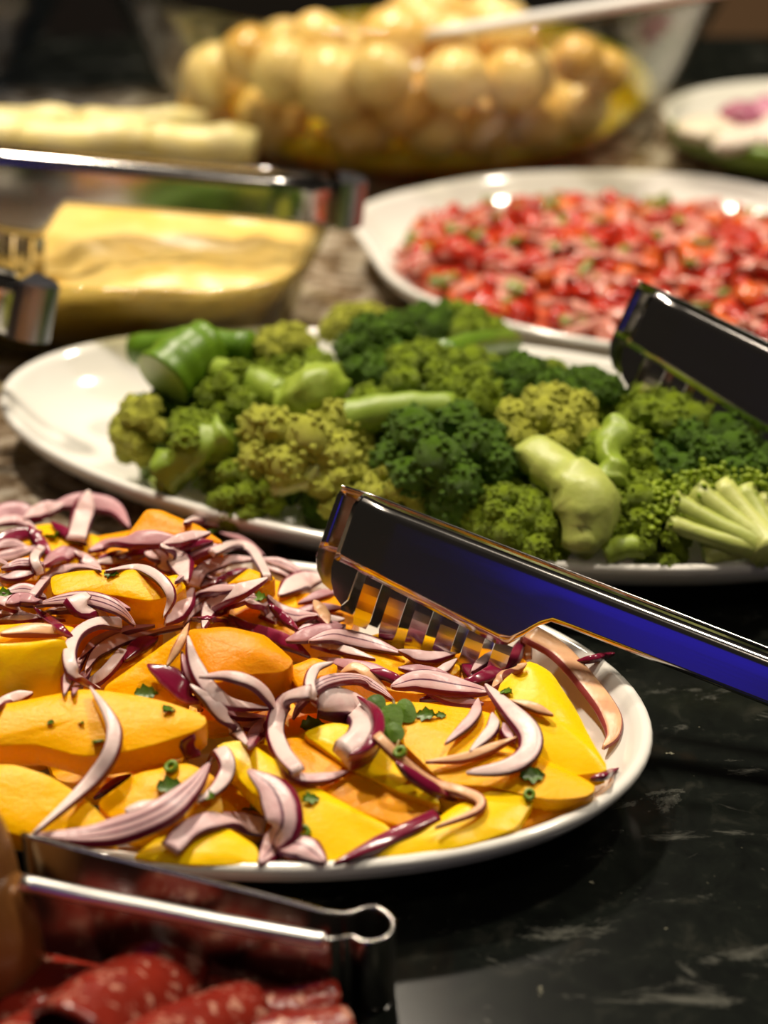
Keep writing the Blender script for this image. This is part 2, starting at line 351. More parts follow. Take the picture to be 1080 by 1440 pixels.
# ------------------------------------------------------------------ mango slices
def resample(poly, n):
    L = [(poly[(i + 1) % len(poly)] - poly[i]).length for i in range(len(poly))]; T = sum(L); out = []
    for i, p in enumerate(poly):
        k = max(2, round(n * L[i] / T)); q = poly[(i + 1) % len(poly)]
        for j in range(k): out.append(p.lerp(q, j / k))
    m = len(out)
    for _ in range(1): out = [(out[i - 1] + out[i] * 2 + out[(i + 1) % m]) / 4 for i in range(m)]
    return out
def mango(pts, z, ky, thick, label, mat='mango', bulge=0.0015, back=0.25, group='mango slices on the front platter'):
    """pts: outline of the upper face in photo pixels; z: its height (mm); ky: height change per 100 px downwards (mm)"""
    yc = sum(p[1] for p in pts) / len(pts)
    top = resample([P(x, y, (z + ky * (y - yc) / 100) / 1000) for x, y in pts], 44); n = len(top)
    c = sum(top, Vector()) / n
    off = Vector((0, back, -1)).normalized() * thick / 1000
    seed = RND.random() * 50
    rings = [(0.25, bulge, 0), (0.55, bulge * .85, 0), (0.8, bulge * .5, 0), (0.94, bulge * .12, 0), (0.985, 0, 0), (1.0, -0.0001, 0), (1.004, -0.0005, 0.01), (1.006, 0, 0.1), (1.005, 0, 0.5), (0.99, 0, 0.92), (0.94, 0, 1.0), (0.5, 0, 1.0)]
    vs, fs = [c + Vector((0, 0, bulge))], []
    for s, dz, o in rings:
        for p in top:
            q = c + (p - c) * s + Vector((0, 0, dz)) + off * o
            nz = noise.noise(q * 70 + Vector((seed, 0, 0))) * 0.0011 + noise.noise(q * 190 + Vector((seed, 5, 0))) * 0.0004
            q = q + Vector((0, -0.5, 0.86)) * nz
            vs.append(q)
    for k in range(n): fs.append([0, 1 + k, 1 + (k + 1) % n])
    for i in range(len(rings) - 1):
        for k in range(n):
            k2 = (k + 1) % n; a = 1 + i * n; fs.append([a + k, a + n + k, a + n + k2, a + k2])
    fs.append([1 + (len(rings) - 1) * n + k for k in range(n)])
    o = tag(centred('mango_slice', vs, fs, M[mat]), label, 'mango', group); o.data.set_sharp_from_angle(angle=math.radians(48)); add_tree(o); return o
G = 'mango slices under the top layer'
# hidden layer that the upper slices rest on
for i, (x, y, r_, z) in enumerate([(300, 1130, 95, 20), (450, 1165, 80, 20), (160, 1060, 110, 22), (20, 1020, 90, 24), (420, 1010, 100, 27), (560, 1060, 90, 22), (680, 1090, 85, 20), (760, 1050, 75, 20),
                                   (560, 930, 95, 28), (680, 950, 80, 24), (300, 960, 110, 30), (120, 900, 110, 32), (330, 850, 95, 30), (200, 790, 100, 30), (60, 780, 90, 32), (430, 870, 80, 28), (10, 890, 80, 33), (-120, 900, 95, 34), (-110, 1000, 95, 30), (-130, 815, 90, 32), (-230, 900, 90, 28), (-210, 990, 85, 24), (-120, 1085, 85, 22)]):
    a0 = RND.random() * 6
    pts = [(x + r_ * math.cos(a) * (0.9 + 0.2 * RND.random()), y + r_ * 0.5 * math.sin(a) * (0.9 + 0.2 * RND.random())) for a in [a0 + 2 * math.pi * k / 7 for k in range(7)]]
    mango(pts, z, -3, 12, 'mango slice mostly buried under other slices and onion on the front platter', ['mango', 'mango_o'][i % 2], group=G)
mango([(175, 756), (206, 716), (226, 717), (282, 740), (316, 764), (232, 770)], 50, -14, 12, 'orange mango slice at the far rim of the platter below the broccoli', 'mango_o')
mango([(70, 810), (110, 802), (215, 800), (242, 812), (238, 838), (212, 846), (140, 834), (74, 838)], 55, -8, 17, 'mango slice framed by arching onion strips near the back of the platter')
mango([(226, 812), (250, 808), (262, 826), (240, 842)], 50, -6, 12, 'small mango corner right of the slice framed by onion arches')
mango([(0, 794), (40, 782), (64, 798), (52, 818), (8, 818)], 50, -6, 12, 'small orange mango piece at the left edge among onion', 'mango_o')
mango([(-40, 828), (30, 822), (62, 836), (40, 850), (-40, 852)], 48, -6, 10, 'thin yellow mango slice at the left edge behind the tall flat one', 'mango_g')
mango([(318, 822), (350, 800), (388, 812), (366, 828)], 46, -6, 10, 'small yellow mango corner poking out of the onion at the back')
mango([(-40, 882), (40, 876), (105, 880), (104, 900), (-40, 906)], 56, -4, 12, 'mango slice lying flat under a peach onion piece at left')
mango([(-60, 908), (40, 902), (94, 898), (97, 945), (88, 972), (30, 985), (-60, 1004)], 54, -22, 10, 'broad smooth yellow mango slice at the left edge of the platter', 'mango_g', 0.003)
mango([(143, 968), (200, 926), (262, 886), (272, 930), (262, 975), (215, 998), (165, 992)], 52, -16, 12, 'rough yellow mango slice left of the onion ridge at centre', 'mango')
mango([(264, 884), (325, 882), (372, 892), (414, 928), (400, 944), (350, 948), (296, 962), (268, 935)], 57, -10, 20, 'large mango slice with orange shaded front in the middle of the platter', 'mango_o', 0.003)
mango([(400, 940), (440, 925), (475, 935), (470, 965), (420, 970)], 48, -10, 14, 'orange mango end right of the large central slice', 'mango_o')
mango([(300, 1046), (345, 1040), (420, 1092), (500, 1138), (556, 1166), (478, 1213), (432, 1208), (395, 1150), (340, 1100)], 35, -9, 9, 'yellow mango slice with green tinge at the front centre of the platter', 'mango_g')
mango([(135, 1128), (190, 1088), (262, 1072), (302, 1092), (315, 1140), (250, 1172), (180, 1172)], 37, -10, 9, 'mango slice below the long front left slice carrying scallion bits', 'mango')
mango([(-60, 1076), (20, 1074), (72, 1092), (118, 1120), (158, 1162), (168, 1186), (60, 1184), (-60, 1150)], 38, -12, 10, 'mango slice at the lower left beside the steel tongs', 'mango')
mango([(185, 1206), (235, 1168), (320, 1164), (362, 1190), (366, 1216), (270, 1216)], 31, -6, 8, 'yellow mango slice at the front rim under a broad onion arch', 'mango_g')
mango([(372, 1044), (420, 1036), (492, 1076), (560, 1112), (612, 1140), (566, 1164), (500, 1140), (420, 1100)], 35, -6, 8, 'shaded orange mango slice under the pointed slice at front centre', 'mango_o')
mango([(424, 1030), (468, 1016), (530, 1028), (566, 1064), (622, 1133), (556, 1112), (490, 1078)], 40, -7, 5, 'pointed mango slice reaching down to the right at front centre', 'mango_g')
mango([(512, 990), (580, 985), (690, 1000), (752, 1062), (842, 1104), (828, 1120), (770, 1126), (690, 1104), (625, 1102), (562, 1040)], 37, -5, 9, 'wide mango slice under the white onion crescents on the right', 'mango')
mango([(496, 1212), (540, 1190), (612, 1152), (640, 1132), (690, 1110), (754, 1122), (724, 1166), (640, 1194)], 31, -5, 7, 'mango slice along the front right rim under the magenta onion bar', 'mango_g')
mango([(728, 1166), (752, 1124), (800, 1128), (812, 1142)], 26, -4, 6, 'small shaded mango wedge at the front right rim', 'mango_o')
mango([(702, 960), (744, 928), (776, 946), (812, 1000), (834, 1046), (858, 1086), (800, 1090), (744, 1066), (694, 1012)], 40, -8, 8, 'bright smooth mango slice at the right end of the platter', 'mango_g', 0.003)
mango([(-60, 1000), (30, 985), (116, 968), (190, 977), (240, 988), (294, 1008), (286, 1024), (200, 1052), (120, 1064), (50, 1044), (-60, 1052)], 51, -10, 13, 'long rough mango slice in front left with an onion strip across it', 'mango', 0.002)

# ------------------------------------------------------------------ red onion strips
def catmull(p, n):
    q = [p[0] * 2 - p[1]] + p + [p[-1] * 2 - p[-2]]; out = []; segs = len(p) - 1
    for i in range(n):
        t = i / (n - 1) * segs; k = min(int(t), segs - 1); f = t - k; a, b, c, d = q[k:k + 4]
        out.append(0.5 * ((2 * b) + (c - a) * f + (2 * a - 5 * b + 4 * c - d) * f * f + (3 * b - a - 3 * c + d) * f ** 3))
    return out
# cross-section (across, thickness, position over the cut: 0 inner membrane .. 1 purple skin); the skin side slopes outwards
SEC = [(-1, -.6, 0), (-1, .5, 0), (-.9, .92, .06), (-.45, 1, .28), (0, 1, .5), (.4, 1, .72), (.70, .95, .93), (.78, .8, 1), (1.02, -.2, 1), (1.02, -.7, 1), (.8, -1, .9), (0, -1, .5), (-.9, -.95, .05)]
BACK = 'thin red onion sliver in the tangle at the back left of the front platter'
MID = 'thin red onion sliver in the tangle under the open tongs on the front platter'
def onion(pts, wpx, side=1, mat='o1', taper='b', label=BACK, th=2.6, lift=0.3, mm=(0.78, 0.62), sink=0.0, curv=0.06, group=None, follow=True):
    """pts: centre line in photo pixels, laid on whatever lies there; side: which edge keeps the purple skin"""
    n = 26; pp = catmull([Vector((x, y, 0)) for x, y in pts], n)
    hz = [hit(p.x, p.y).z for p in pp]
    mx = [max(hz[max(0, i - 2):i + 3]) for i in range(n)]
    for _ in range(6): mx = [(mx[max(i - 1, 0)] + 2 * mx[i] + mx[min(i + 1, n - 1)]) / 4 for i in range(n)]
    zz = [max(a, 0.5 * (a + b)) + (th / 2 + lift) / 1000 - sink / 1000 + 0.13 * wpx * 0.8 / F for a, b in zip(mx, hz)]
    for _ in range(3): zz = [(zz[max(i - 1, 0)] + 2 * zz[i] + zz[min(i + 1, n - 1)]) / 4 for i in range(n)]
    cl = [P(p.x, p.y, z) for p, z in zip(pp, zz)]
    vs, us = [], []
    up = Vector((0, 0, 1)); ph = RND.random() * 9
    for i, c in enumerate(cl):
        v = i / (n - 1); T = (cl[min(i + 1, n - 1)] - cl[max(i - 1, 0)]).normalized()
        tc = (CAM - c).normalized(); m = (up * mm[0] + tc * mm[1]).normalized()
        B = T.cross(m).normalized(); N = B.cross(T)
        tw = 0.18 * math.sin(v * 5 + ph); B, N = B * math.cos(tw) + N * math.sin(tw), N * math.cos(tw) - B * math.sin(tw)
        f = 1.0
        if taper in 'bs': f *= min(1, (0.05 + v / 0.36)) ** 0.7
        if taper in 'be': f *= min(1, (0.05 + (1 - v) / 0.36)) ** 0.7
        if taper == 'c': f = 0.12 + 0.88 * math.sin(math.pi * v) ** 0.7
        if taper == 'n': f = 1 - 0.15 * abs(2 * v - 1) ** 4
        hw = 1.42 * wpx * f * depth(c) / F / 2; ht = th / 2000 * (0.55 + 0.45 * f)
        for b, nn, uu in SEC:
            vs.append(c + B * (b * side * hw) + N * (nn * ht - curv * hw * b * b)); us.append(uu)
    k_ = len(SEC); fs = []
    for i in range(n - 1):
        for k in range(k_):
            k2 = (k + 1) % k_; fs.append([i * k_ + k, i * k_ + k2, (i + 1) * k_ + k2, (i + 1) * k_ + k])
    fs.append(list(range(k_))); fs.append([(n - 1) * k_ + k for k in range(k_)][::-1])
    o = centred('onion_strip', vs, fs, M[mat]); at = o.data.attributes.new('u', 'FLOAT', 'POINT'); at.data.foreach_set('value', us)
    if group is None: group = 'red onion strips on the front platter'
    tag(o, label, 'onion', group); add_tree(o); return o

# loose slivers that fill the tangle at the back left
for k in range(34):
    x = RND.uniform(-10, 470); y = RND.uniform(770, 900)
    if y < 760 + 0.28 * max(0, x - 200) or (60 < x < 240 and 798 < y < 850) or (260 < x < 420 and y > 875) or (x < 110 and y > 885) or (85 < x < 290 and y > 862): continue
    a = RND.uniform(-.7, .5); L = RND.uniform(22, 42); b = RND.uniform(-14, 14)
    onion([(x - L * math.cos(a), y - L * .5 * math.sin(a)), (x + b * .2, y - abs(b)), (x + L * math.cos(a), y + L * .5 * math.sin(a))], RND.uniform(8, 15), RND.choice((1, -1)), RND.choice(['o1', 'o2', 'op', 'ow', 'o3']), 'b')
# far and left tangle, bottom layers first
onion([(68, 716), (100, 706), (132, 707), (162, 716), (182, 742)], 20, 1, 'op', 'b', 'broad pinkish onion arc at the far rim behind the upright spike')
onion([(-30, 742), (15, 722), (60, 732)], 26, 1, 'op'); onion([(-20, 762), (20, 752), (60, 748)], 16, -1, 'osk'); onion([(-20, 740), (20, 732), (52, 745)], 12, 1, 'o1')
onion([(34, 730), (60, 718), (90, 710)], 18, 1, 'o1'); onion([(-20, 786), (18, 780), (50, 770)], 14, -1, 'o2'); onion([(-20, 808), (15, 812), (50, 806)], 13, 1, 'o1')
onion([(40, 740), (55, 762), (74, 786)], 13, 1, 'osk'); onion([(58, 770), (48, 786), (56, 806)], 11, 1, 'ow', 'n'); onion([(62, 796), (85, 782), (110, 776)], 20, 1, 'op')
onion([(72, 735), (95, 752), (122, 766)], 12, 1, 'osk', 'b', 'dark magenta onion sliver leaning across the foot of the upright spike')
onion([(124, 776), (165, 762), (215, 758), (262, 762)], 20, 1, 'op', 'b', 'long dull pink onion strip crossing the back of the platter')
onion([(138, 786), (175, 780), (215, 778)], 13, 1, 'osk'); onion([(130, 792), (165, 790), (205, 796)], 9, 1, 'ow'); onion([(105, 776), (122, 790), (142, 802)], 14, 1, 'o1')
onion([(228, 766), (262, 757), (296, 750)], 13, 1, 'o1'); onion([(248, 776), (275, 766), (300, 762)], 10, 1, 'osk'); onion([(252, 788), (280, 774), (308, 768)], 15, 1, 'op')
onion([(165, 800), (195, 793), (226, 805)], 10, 1, 'op'); onion([(204, 778), (226, 786), (242, 808)], 19, -1, 'o1'); onion([(226, 766), (250, 784), (264, 818)], 25, -1, 'ow', 'b', 'broad pale onion petal right of the onion arches at the back')
onion([(310, 750), (342, 760), (372, 782)], 7, -1, 'op'); onion([(272, 824), (284, 802), (318, 788), (358, 787)], 15, -1, 'o1', 'e', 'curved pale onion strip behind the thin bright arch')
onion([(300, 822), (322, 810), (348, 800)], 9, 1, 'osk'); onion([(365, 786), (400, 794), (430, 812)], 12, -1, 'o2'); onion([(372, 798), (400, 806), (420, 820)], 9, -1, 'o1')
onion([(298, 777), (328, 766), (352, 772), (365, 790), (376, 812)], 12, -1, 'ow', 'n', 'thin bright onion arch standing at the back right of the tangle', lift=1.5)
onion([(258, 880), (274, 856), (310, 832), (352, 823)], 15, -1, 'o2'); onion([(268, 842), (300, 830), (345, 826)], 11, -1, 'o1')
onion([(392, 838), (420, 818), (458, 812)], 24, -1, 'ow', 'b', 'translucent white onion petal beside the tip of the open tongs'); onion([(345, 846), (368, 854), (388, 876)], 19, 1, 'o1'); onion([(442, 846), (452, 862), (462, 880)], 15, 1, 'oy')
onion([(376, 838), (394, 860), (422, 868), (448, 866)], 17, 1, 'o2', 'b', 'layered onion strip bending right just left of the tongs teeth'); onion([(378, 850), (398, 868), (420, 888)], 10, 1, 'osk')
onion([(286, 884), (300, 852), (332, 834), (376, 814)], 21, 1, 'ow', 'b', 'leaf shaped pale onion strip above the large central mango slice', lift=1.0)
onion([(232, 878), (256, 856), (272, 828)], 18, 1, 'o1', 'b', 'onion lens with magenta lower edge right of the arched mango slice')
onion([(44, 840), (62, 818), (74, 806), (110, 798), (142, 803)], 10, -1, 'o1', 'e', 'left half of the onion arch over the back mango slice', lift=1.2)
onion([(148, 804), (194, 799), (226, 814), (241, 840), (230, 868)], 12, -1, 'ow', 'b', 'right half of the onion arch over the back mango slice', lift=1.2)
onion([(124, 691), (117, 720), (107, 756)], 22, 1, 'ow', 's', 'white onion spike standing upright at the far left', lift=2.5, mm=(0.1, 1))
onion([(8, 850), (30, 842), (58, 846)], 15, -1, 'op'); onion([(-20, 862), (20, 864), (50, 868)], 9, 1, 'o1'); onion([(-20, 875), (40, 870), (92, 872)], 8, 1, 'ow')
onion([(50, 852), (90, 843), (130, 842), (165, 855), (190, 880)], 17, -1, 'o3', 'b', 'layered onion arch below the back mango slice')
onion([(60, 862), (95, 856), (125, 862)], 10, -1, 'o1'); onion([(106, 840), (124, 858), (152, 872)], 27, 1, 'ow', 'e', 'pale pink onion wedge left of the open onion ring')
onion([(0, 892), (50, 886), (96, 890)], 15, 1, 'oy', 'c', 'flat peach stained onion piece on the left edge mango')
onion([(48, 855), (75, 876), (103, 898)], 10, -1, 'osk', 'b', 'straight magenta onion sliver pointing at the onion ring')
onion([(90, 978), (95, 955), (106, 938), (122, 920)], 13, -1, 'o1'); onion([(102, 978), (112, 958), (128, 940)], 12, -1, 'op')
onion([(112, 926), (136, 902), (175, 887), (218, 880)], 11, -1, 'op', 'b', 'upper of two parallel curved onion strips inside the onion ring')
onion([(120, 944), (136, 918), (170, 898), (212, 887), (258, 882)], 15, -1, 'o1', 'b', 'lower of two parallel curved onion strips inside the onion ring')
onion([(175, 930), (195, 908), (222, 898)], 16, 1, 'osk'); onion([(124, 966), (150, 944), (174, 916)], 13, 1, 'ow', 'n', 'short blunt white onion stub in front of the onion ring')
onion([(170, 876), (136, 876), (108, 892), (97, 920), (103, 946), (120, 960), (140, 969)], 15, 1, 'ow', 'e', 'open white onion ring left of centre', lift=1.8)
onion([(-10, 994), (20, 982), (46, 975)], 13, 1, 'ow', 'e', 'pale onion tip with dark end above the long front left mango')
onion([(266, 878), (252, 906), (234, 938)], 9, 1, 'oy', 'b', 'peach onion thread along the ridge of the central mango')
# centre
onion([(268, 871), (310, 872), (340, 880)], 8, 1, 'osk', 'b', 'thin dark onion thread on the top edge of the central mango')
onion([(322, 866), (350, 884), (385, 896), (412, 908), (436, 924)], 16, 1, 'osk', 'b', 'dark magenta onion strip with frosty patch right of the central mango')
onion([(402, 902), (440, 890), (486, 880)], 18, -1, 'op', 'b', 'greyish onion petal just below the tongs claw')
onion([(434, 902), (470, 894), (520, 904), (566, 920)], 18, -1, 'o2', 'b', 'long layered onion petal under the tongs teeth')
onion([(436, 908), (480, 914), (528, 928)], 10, 1, 'ow', label=MID); onion([(448, 926), (490, 936), (525, 942), (566, 956)], 14, 1, 'op', label=MID); onion([(560, 915), (600, 925), (640, 920)], 14, 1, 'o1', label=MID)
onion([(520, 944), (545, 950), (575, 965)], 11, 1, 'osk', label=MID); onion([(598, 958), (620, 945), (642, 928)], 11, 1, 'ow', label=MID); onion([(650, 930), (660, 945), (672, 960)], 12, 1, 'osk', label=MID)
onion([(560, 940), (600, 945), (650, 960)], 13, 1, 'op', label=MID); onion([(480, 946), (505, 940), (545, 972)], 13, -1, 'oy', label=MID); onion([(590, 985), (630, 978), (668, 985)], 11, 1, 'osk', label=MID); onion([(600, 975), (640, 985), (680, 990)], 11, 1, 'op', label=MID)
onion([(640, 965), (690, 948), (720, 925), (738, 896)], 18, 1, 'osk', 'b', 'dark magenta onion strip climbing to the far right rim by the tongs')
onion([(662, 945), (680, 930), (700, 915)], 12, -1, 'o1', label=MID); onion([(692, 968), (712, 950), (740, 934)], 14, 1, 'oy', label=MID)
onion([(550, 966), (590, 957), (640, 965), (688, 974)], 25, 1, 'o2', 'c', 'lens shaped onion slice lying across the middle right', lift=1)
onion([(808, 932), (836, 926), (864, 920)], 7, 1, 'osk', 'b', 'dark onion sliver lying on the far right rim')
onion([(255, 918), (266, 950), (292, 980), (326, 1004), (378, 1010)], 15, 1, 'op', 'b', 'outer pink layer of the onion ring before the central mango')
onion([(322, 1016), (350, 1020), (376, 1014)], 11, 1, 'op', label='short pink onion piece below the onion ring before the central mango')
onion([(208, 936), (236, 950), (262, 974), (284, 1000)], 24, -1, 'osk', 'b', 'dark purple skinned onion petal above the long front left mango')
onion([(264, 1005), (262, 1035), (272, 1065)], 18, 1, 'osk', 'n', 'dark onion strip tucked below the tip of the long front left mango', lift=-4)
onion([(268, 964), (300, 990), (326, 1020), (352, 1052)], 17, -1, 'ow', 'b', 'straight pale onion strip running down to the right before the central mango', lift=0.8)
onion([(264, 896), (272, 930), (292, 966), (322, 989), (378, 997)], 17, 1, 'ow', 'b', 'inner white layer of the onion ring before the central mango', lift=0.8)
onion([(280, 952), (320, 950), (356, 961), (380, 985), (388, 1014)], 14, -1, 'ow', 'b', 'thin white onion bow closing the ring before the central mango', lift=1.5)
onion([(350, 1052), (362, 1030), (386, 1006)], 17, 1, 'op', 'b', 'greyish pink onion flap left of the white onion hook')
onion([(412, 1012), (426, 986), (456, 960), (500, 955), (530, 968), (554, 986)], 13, 1, 'o3', 'b', 'onion arch over the thick magenta edged onion wedge', lift=1)
onion([(468, 932), (444, 940), (435, 960), (440, 980), (448, 996)], 12, 1, 'ow', 'b', 'small white onion crescent at the middle of the platter', lift=1.6)
onion([(388, 1050), (402, 1082), (426, 1096), (462, 1094), (490, 1085)], 13, 1, 'o1', 'b', 'onion strip curling right below the white onion hook')
onion([(436, 972), (406, 981), (390, 1004), (387, 1032), (398, 1060), (418, 1084)], 19, 1, 'ow', 'n', 'large white onion hook in the centre of the platter', lift=1.5)
# the thick wedge
onion([(448, 984), (480, 988), (506, 1004), (516, 1024), (506, 1046), (484, 1060)], 36, -1, 'ow', 'n', 'thick onion wedge with white flesh and magenta outer edge', th=8, curv=0.25, lift=-1)
onion([(505, 984), (526, 1004), (530, 1028), (516, 1052), (490, 1066)], 14, 1, 'osk', 'b', 'magenta outer skin curling round the thick onion wedge', th=6, lift=-3)
# right
onion([(530, 1034), (568, 1072), (606, 1100), (650, 1113), (676, 1126), (668, 1142), (612, 1164)], 12, -1, 'oy', 'e', 'bent peach onion strip at the front right', lift=.5)
onion([(556, 1072), (590, 1098), (640, 1126)], 13, 1, 'osk', 'b', 'dark onion strip under the bent peach onion')
onion([(672, 984), (664, 1010), (626, 1046)], 13, 1, 'o1', 'b', 'upper short onion crescent on the wide right mango', lift=.8)
onion([(692, 1004), (691, 1026), (660, 1058)], 14, 1, 'ow', 'b', 'lower short onion crescent on the wide right mango', lift=.8)
onion([(708, 1018), (712, 1032), (724, 1044)], 11, 1, 'op', label='short onion piece behind the big white crescent on the right')
onion([(598, 1072), (650, 1066), (692, 1052), (726, 1038)], 10, 1, 'oy', 'b', 'long translucent peach onion strip left of the big white crescent')
onion([(718, 986), (750, 994), (778, 1006)], 10, -1, 'oy', 'b', 'small pink onion strip on the bright right mango')
onion([(683, 964), (716, 998), (744, 1030), (742, 1058), (712, 1078), (656, 1087)], 25, 1, 'ow', 'c', 'big white onion crescent on the right with magenta lower edge', lift=1)
onion([(738, 886), (740, 905), (741, 925)], 11, 1, 'oy', 'n', 'short pale onion stub at the top of the long right arc')
onion([(744, 890), (786, 916), (826, 960), (856, 1002), (862, 1032), (848, 1052)], 22, 1, 'oy', 'e', 'long onion arc along the right end of the platter', lift=.5)
onion([(830, 1096), (850, 1091), (870, 1081)], 7, 1, 'osk', 'b', 'tiny dark onion sliver on the right rim')
# front
onion([(132, 1124), (160, 1102), (184, 1090)], 8, 1, 'osk', 'b', 'short dark onion sliver behind the long curved strip at left')
onion([(128, 968), (150, 1000), (161, 1028), (155, 1060), (134, 1092), (100, 1126), (46, 1174)], 17, -1, 'ow', 'b', 'long curved onion strip across the front left mango slice', lift=.8, th=3.4)
onion([(176, 1140), (210, 1138), (256, 1130)], 21, 1, 'ow', 'b', 'white onion lens behind the layered front strip')
onion([(290, 1078), (308, 1056), (320, 1078), (306, 1106), (278, 1128)], 17, 1, 'ow', 'b', 'onion hook at the upper end of the layered front strip', lift=.6)
onion([(50, 1176), (120, 1176), (178, 1164), (232, 1140), (270, 1108), (294, 1076)], 29, 1, 'o3', 'b', 'long three layered onion strip along the front left', lift=1, th=3.4)
onion([(240, 1192), (268, 1164), (312, 1152), (372, 1162)], 25, -1, 'o1', 'n', 'broad pinkish onion arch at the front rim', lift=.6)
onion([(394, 1198), (425, 1190), (458, 1212)], 28, -1, 'o2', 'e', 'two small onion petals at the front rim right of the big lens')
onion([(350, 1084), (384, 1110), (399, 1150), (388, 1186), (366, 1214)], 38, -1, 'o2', 'b', 'large lens shaped onion slice standing at the front rim', lift=1)
onion([(470, 1215), (528, 1190), (570, 1170), (614, 1150)], 17, 1, 'osk', 's', 'straight magenta onion bar at the front right rim', lift=.6, th=4)
onion([(258, 736), (284, 732), (308, 741)], 14, 1, 'ow', 'b', 'white onion chip on the far orange mango slice')
# ------------------------------------------------------------------ chopped herbs on the mango
def herb(px, py, size, ang, kind, label):
    h = hit(px, py); k = size * depth(h) / F; a = math.radians(ang); c, s = math.cos(a), math.sin(a)
    vs, fs = [], []
    X = Vector((c, -s * 0.8, s * 0.45)); Y = Vector((s, c * .8, 0.5 * c)).normalized(); Z = X.cross(Y).normalized()
    if Z.z < 0: Z = -Z
    if kind == 'leaf':
        n = 9
        for i in range(n):
            t = i / (n - 1); wv = 0.32 * math.sin(math.pi * t ** 0.8) * (1 + 0.35 * math.sin(i * 2.4)) + 0.01
            for b, e in ((-1, .12), (0, -.02), (1, .12)):
                vs.append(X * (t - .5) * k + Y * b * wv * k + Z * (k * e * (1 if b else 1) + k * .25 * math.sin(math.pi * t) * .3))
        for i in range(n - 1):
            for j in range(2): fs.append([i * 3 + j, i * 3 + j + 1, i * 3 + j + 4, i * 3 + j + 3])
        n0 = len(vs); vs += [v - Z * 0.0004 for v in vs]; fs += [[q + n0 for q in f][::-1] for f in list(fs)]
    elif kind == 'ring':
        n = 14
        for z_, r in ((0, .5), (.55, .5), (.5, .22), (0, .22)):
            for i in range(n): an = 2 * math.pi * i / n; vs.append((X * math.cos(an) * r + Y * math.sin(an) * r + Z * z_) * k)
        for r_ in range(4):
            for i in range(n):
                i2 = (i + 1) % n; q = (r_ + 1) % 4; fs.append([r_ * n + i, r_ * n + i2, q * n + i2, q * n + i])
    else:
        for x_, y_ in ((-.5, -.28), (.5, -.34), (.52, .3), (0, .36), (-.5, .26)):
            vs.append((X * x_ + Y * y_) * k); 
        for v in list(vs): vs.append(v + Z * k * 0.10)
        fs = [[0, 1, 2, 3, 4][::-1], [5, 6, 7, 8, 9]] + [[i, (i + 1) % 5, 5 + (i + 1) % 5, 5 + i] for i in range(5)]
    o = centred('herb_leaf' if kind == 'leaf' else 'scallion_piece', [v + h + Vector((0, 0, .0006)) for v in vs], fs, M['herb_l'] if kind == 'ring' else M['herb'])
    return tag(o, label, 'herb', 'green herbs on the front platter')
for a in [(138, 1045, 24, 80, 'sq', 'square green scallion piece beside the strip across the front left mango'), (237, 1001, 24, -55, 'leaf', 'tiny herb sliver near the tip of the front left mango'),
          (243, 1083, 19, 20, 'ring', 'green scallion ring below the front left mango tip'), (240, 1109, 40, -8, 'leaf', 'ragged herb leaf beside the layered front onion strip'),
          (206, 978, 34, -5, 'leaf', 'herb leaf on the rough mango left of centre'), (293, 1124, 28, 40, 'leaf', 'dark herb leaf behind the onion hook at front'),
          (354, 1140, 30, 60, 'leaf', 'herb leaf left of the big onion lens'), (440, 1023, 36, -15, 'leaf', 'herb leaf beside the thick onion wedge'),
          (437, 1126, 26, -25, 'leaf', 'small herb leaf on the greenish front mango'), (428, 1174, 20, 10, 'ring', 'scallion ring touching the big onion lens'),
          (564, 1062, 18, 20, 'ring', 'pale scallion ring at the end of the herb stalk'), (600, 1008, 30, 15, 'leaf', 'curled herb bit on the right mango'),
          (748, 1093, 38, -15, 'leaf', 'ragged herb leaf below the big white crescent'), (744, 1121, 17, 0, 'ring', 'pale scallion ring near the front right rim'),
          (713, 976, 22, 50, 'leaf', 'tiny herb sprig on the bright right mango'), (75, 757, 34, 75, 'leaf', 'green herb leaf at the far left tangle'), (157, 809, 22, 10, 'leaf', 'tiny herb bit on the back mango slice'),
          (365, 843, 24, 20, 'leaf', 'tiny herb bit among onion left of the tongs'), (302, 747, 18, 20, 'leaf', 'tiny herb bit behind the white onion chip'), (6, 838, 26, 10, 'leaf', 'green herb bit at the left edge'),
          (115, 1019, 12, 60, 'leaf', 'dark herb speck on the front left mango'), (72, 1018, 12, 30, 'leaf', 'faint herb speck on the front left mango'), (620, 1008, 16, -20, 'leaf', 'small herb tip right of the curled herb bit')]:
    herb(*a)
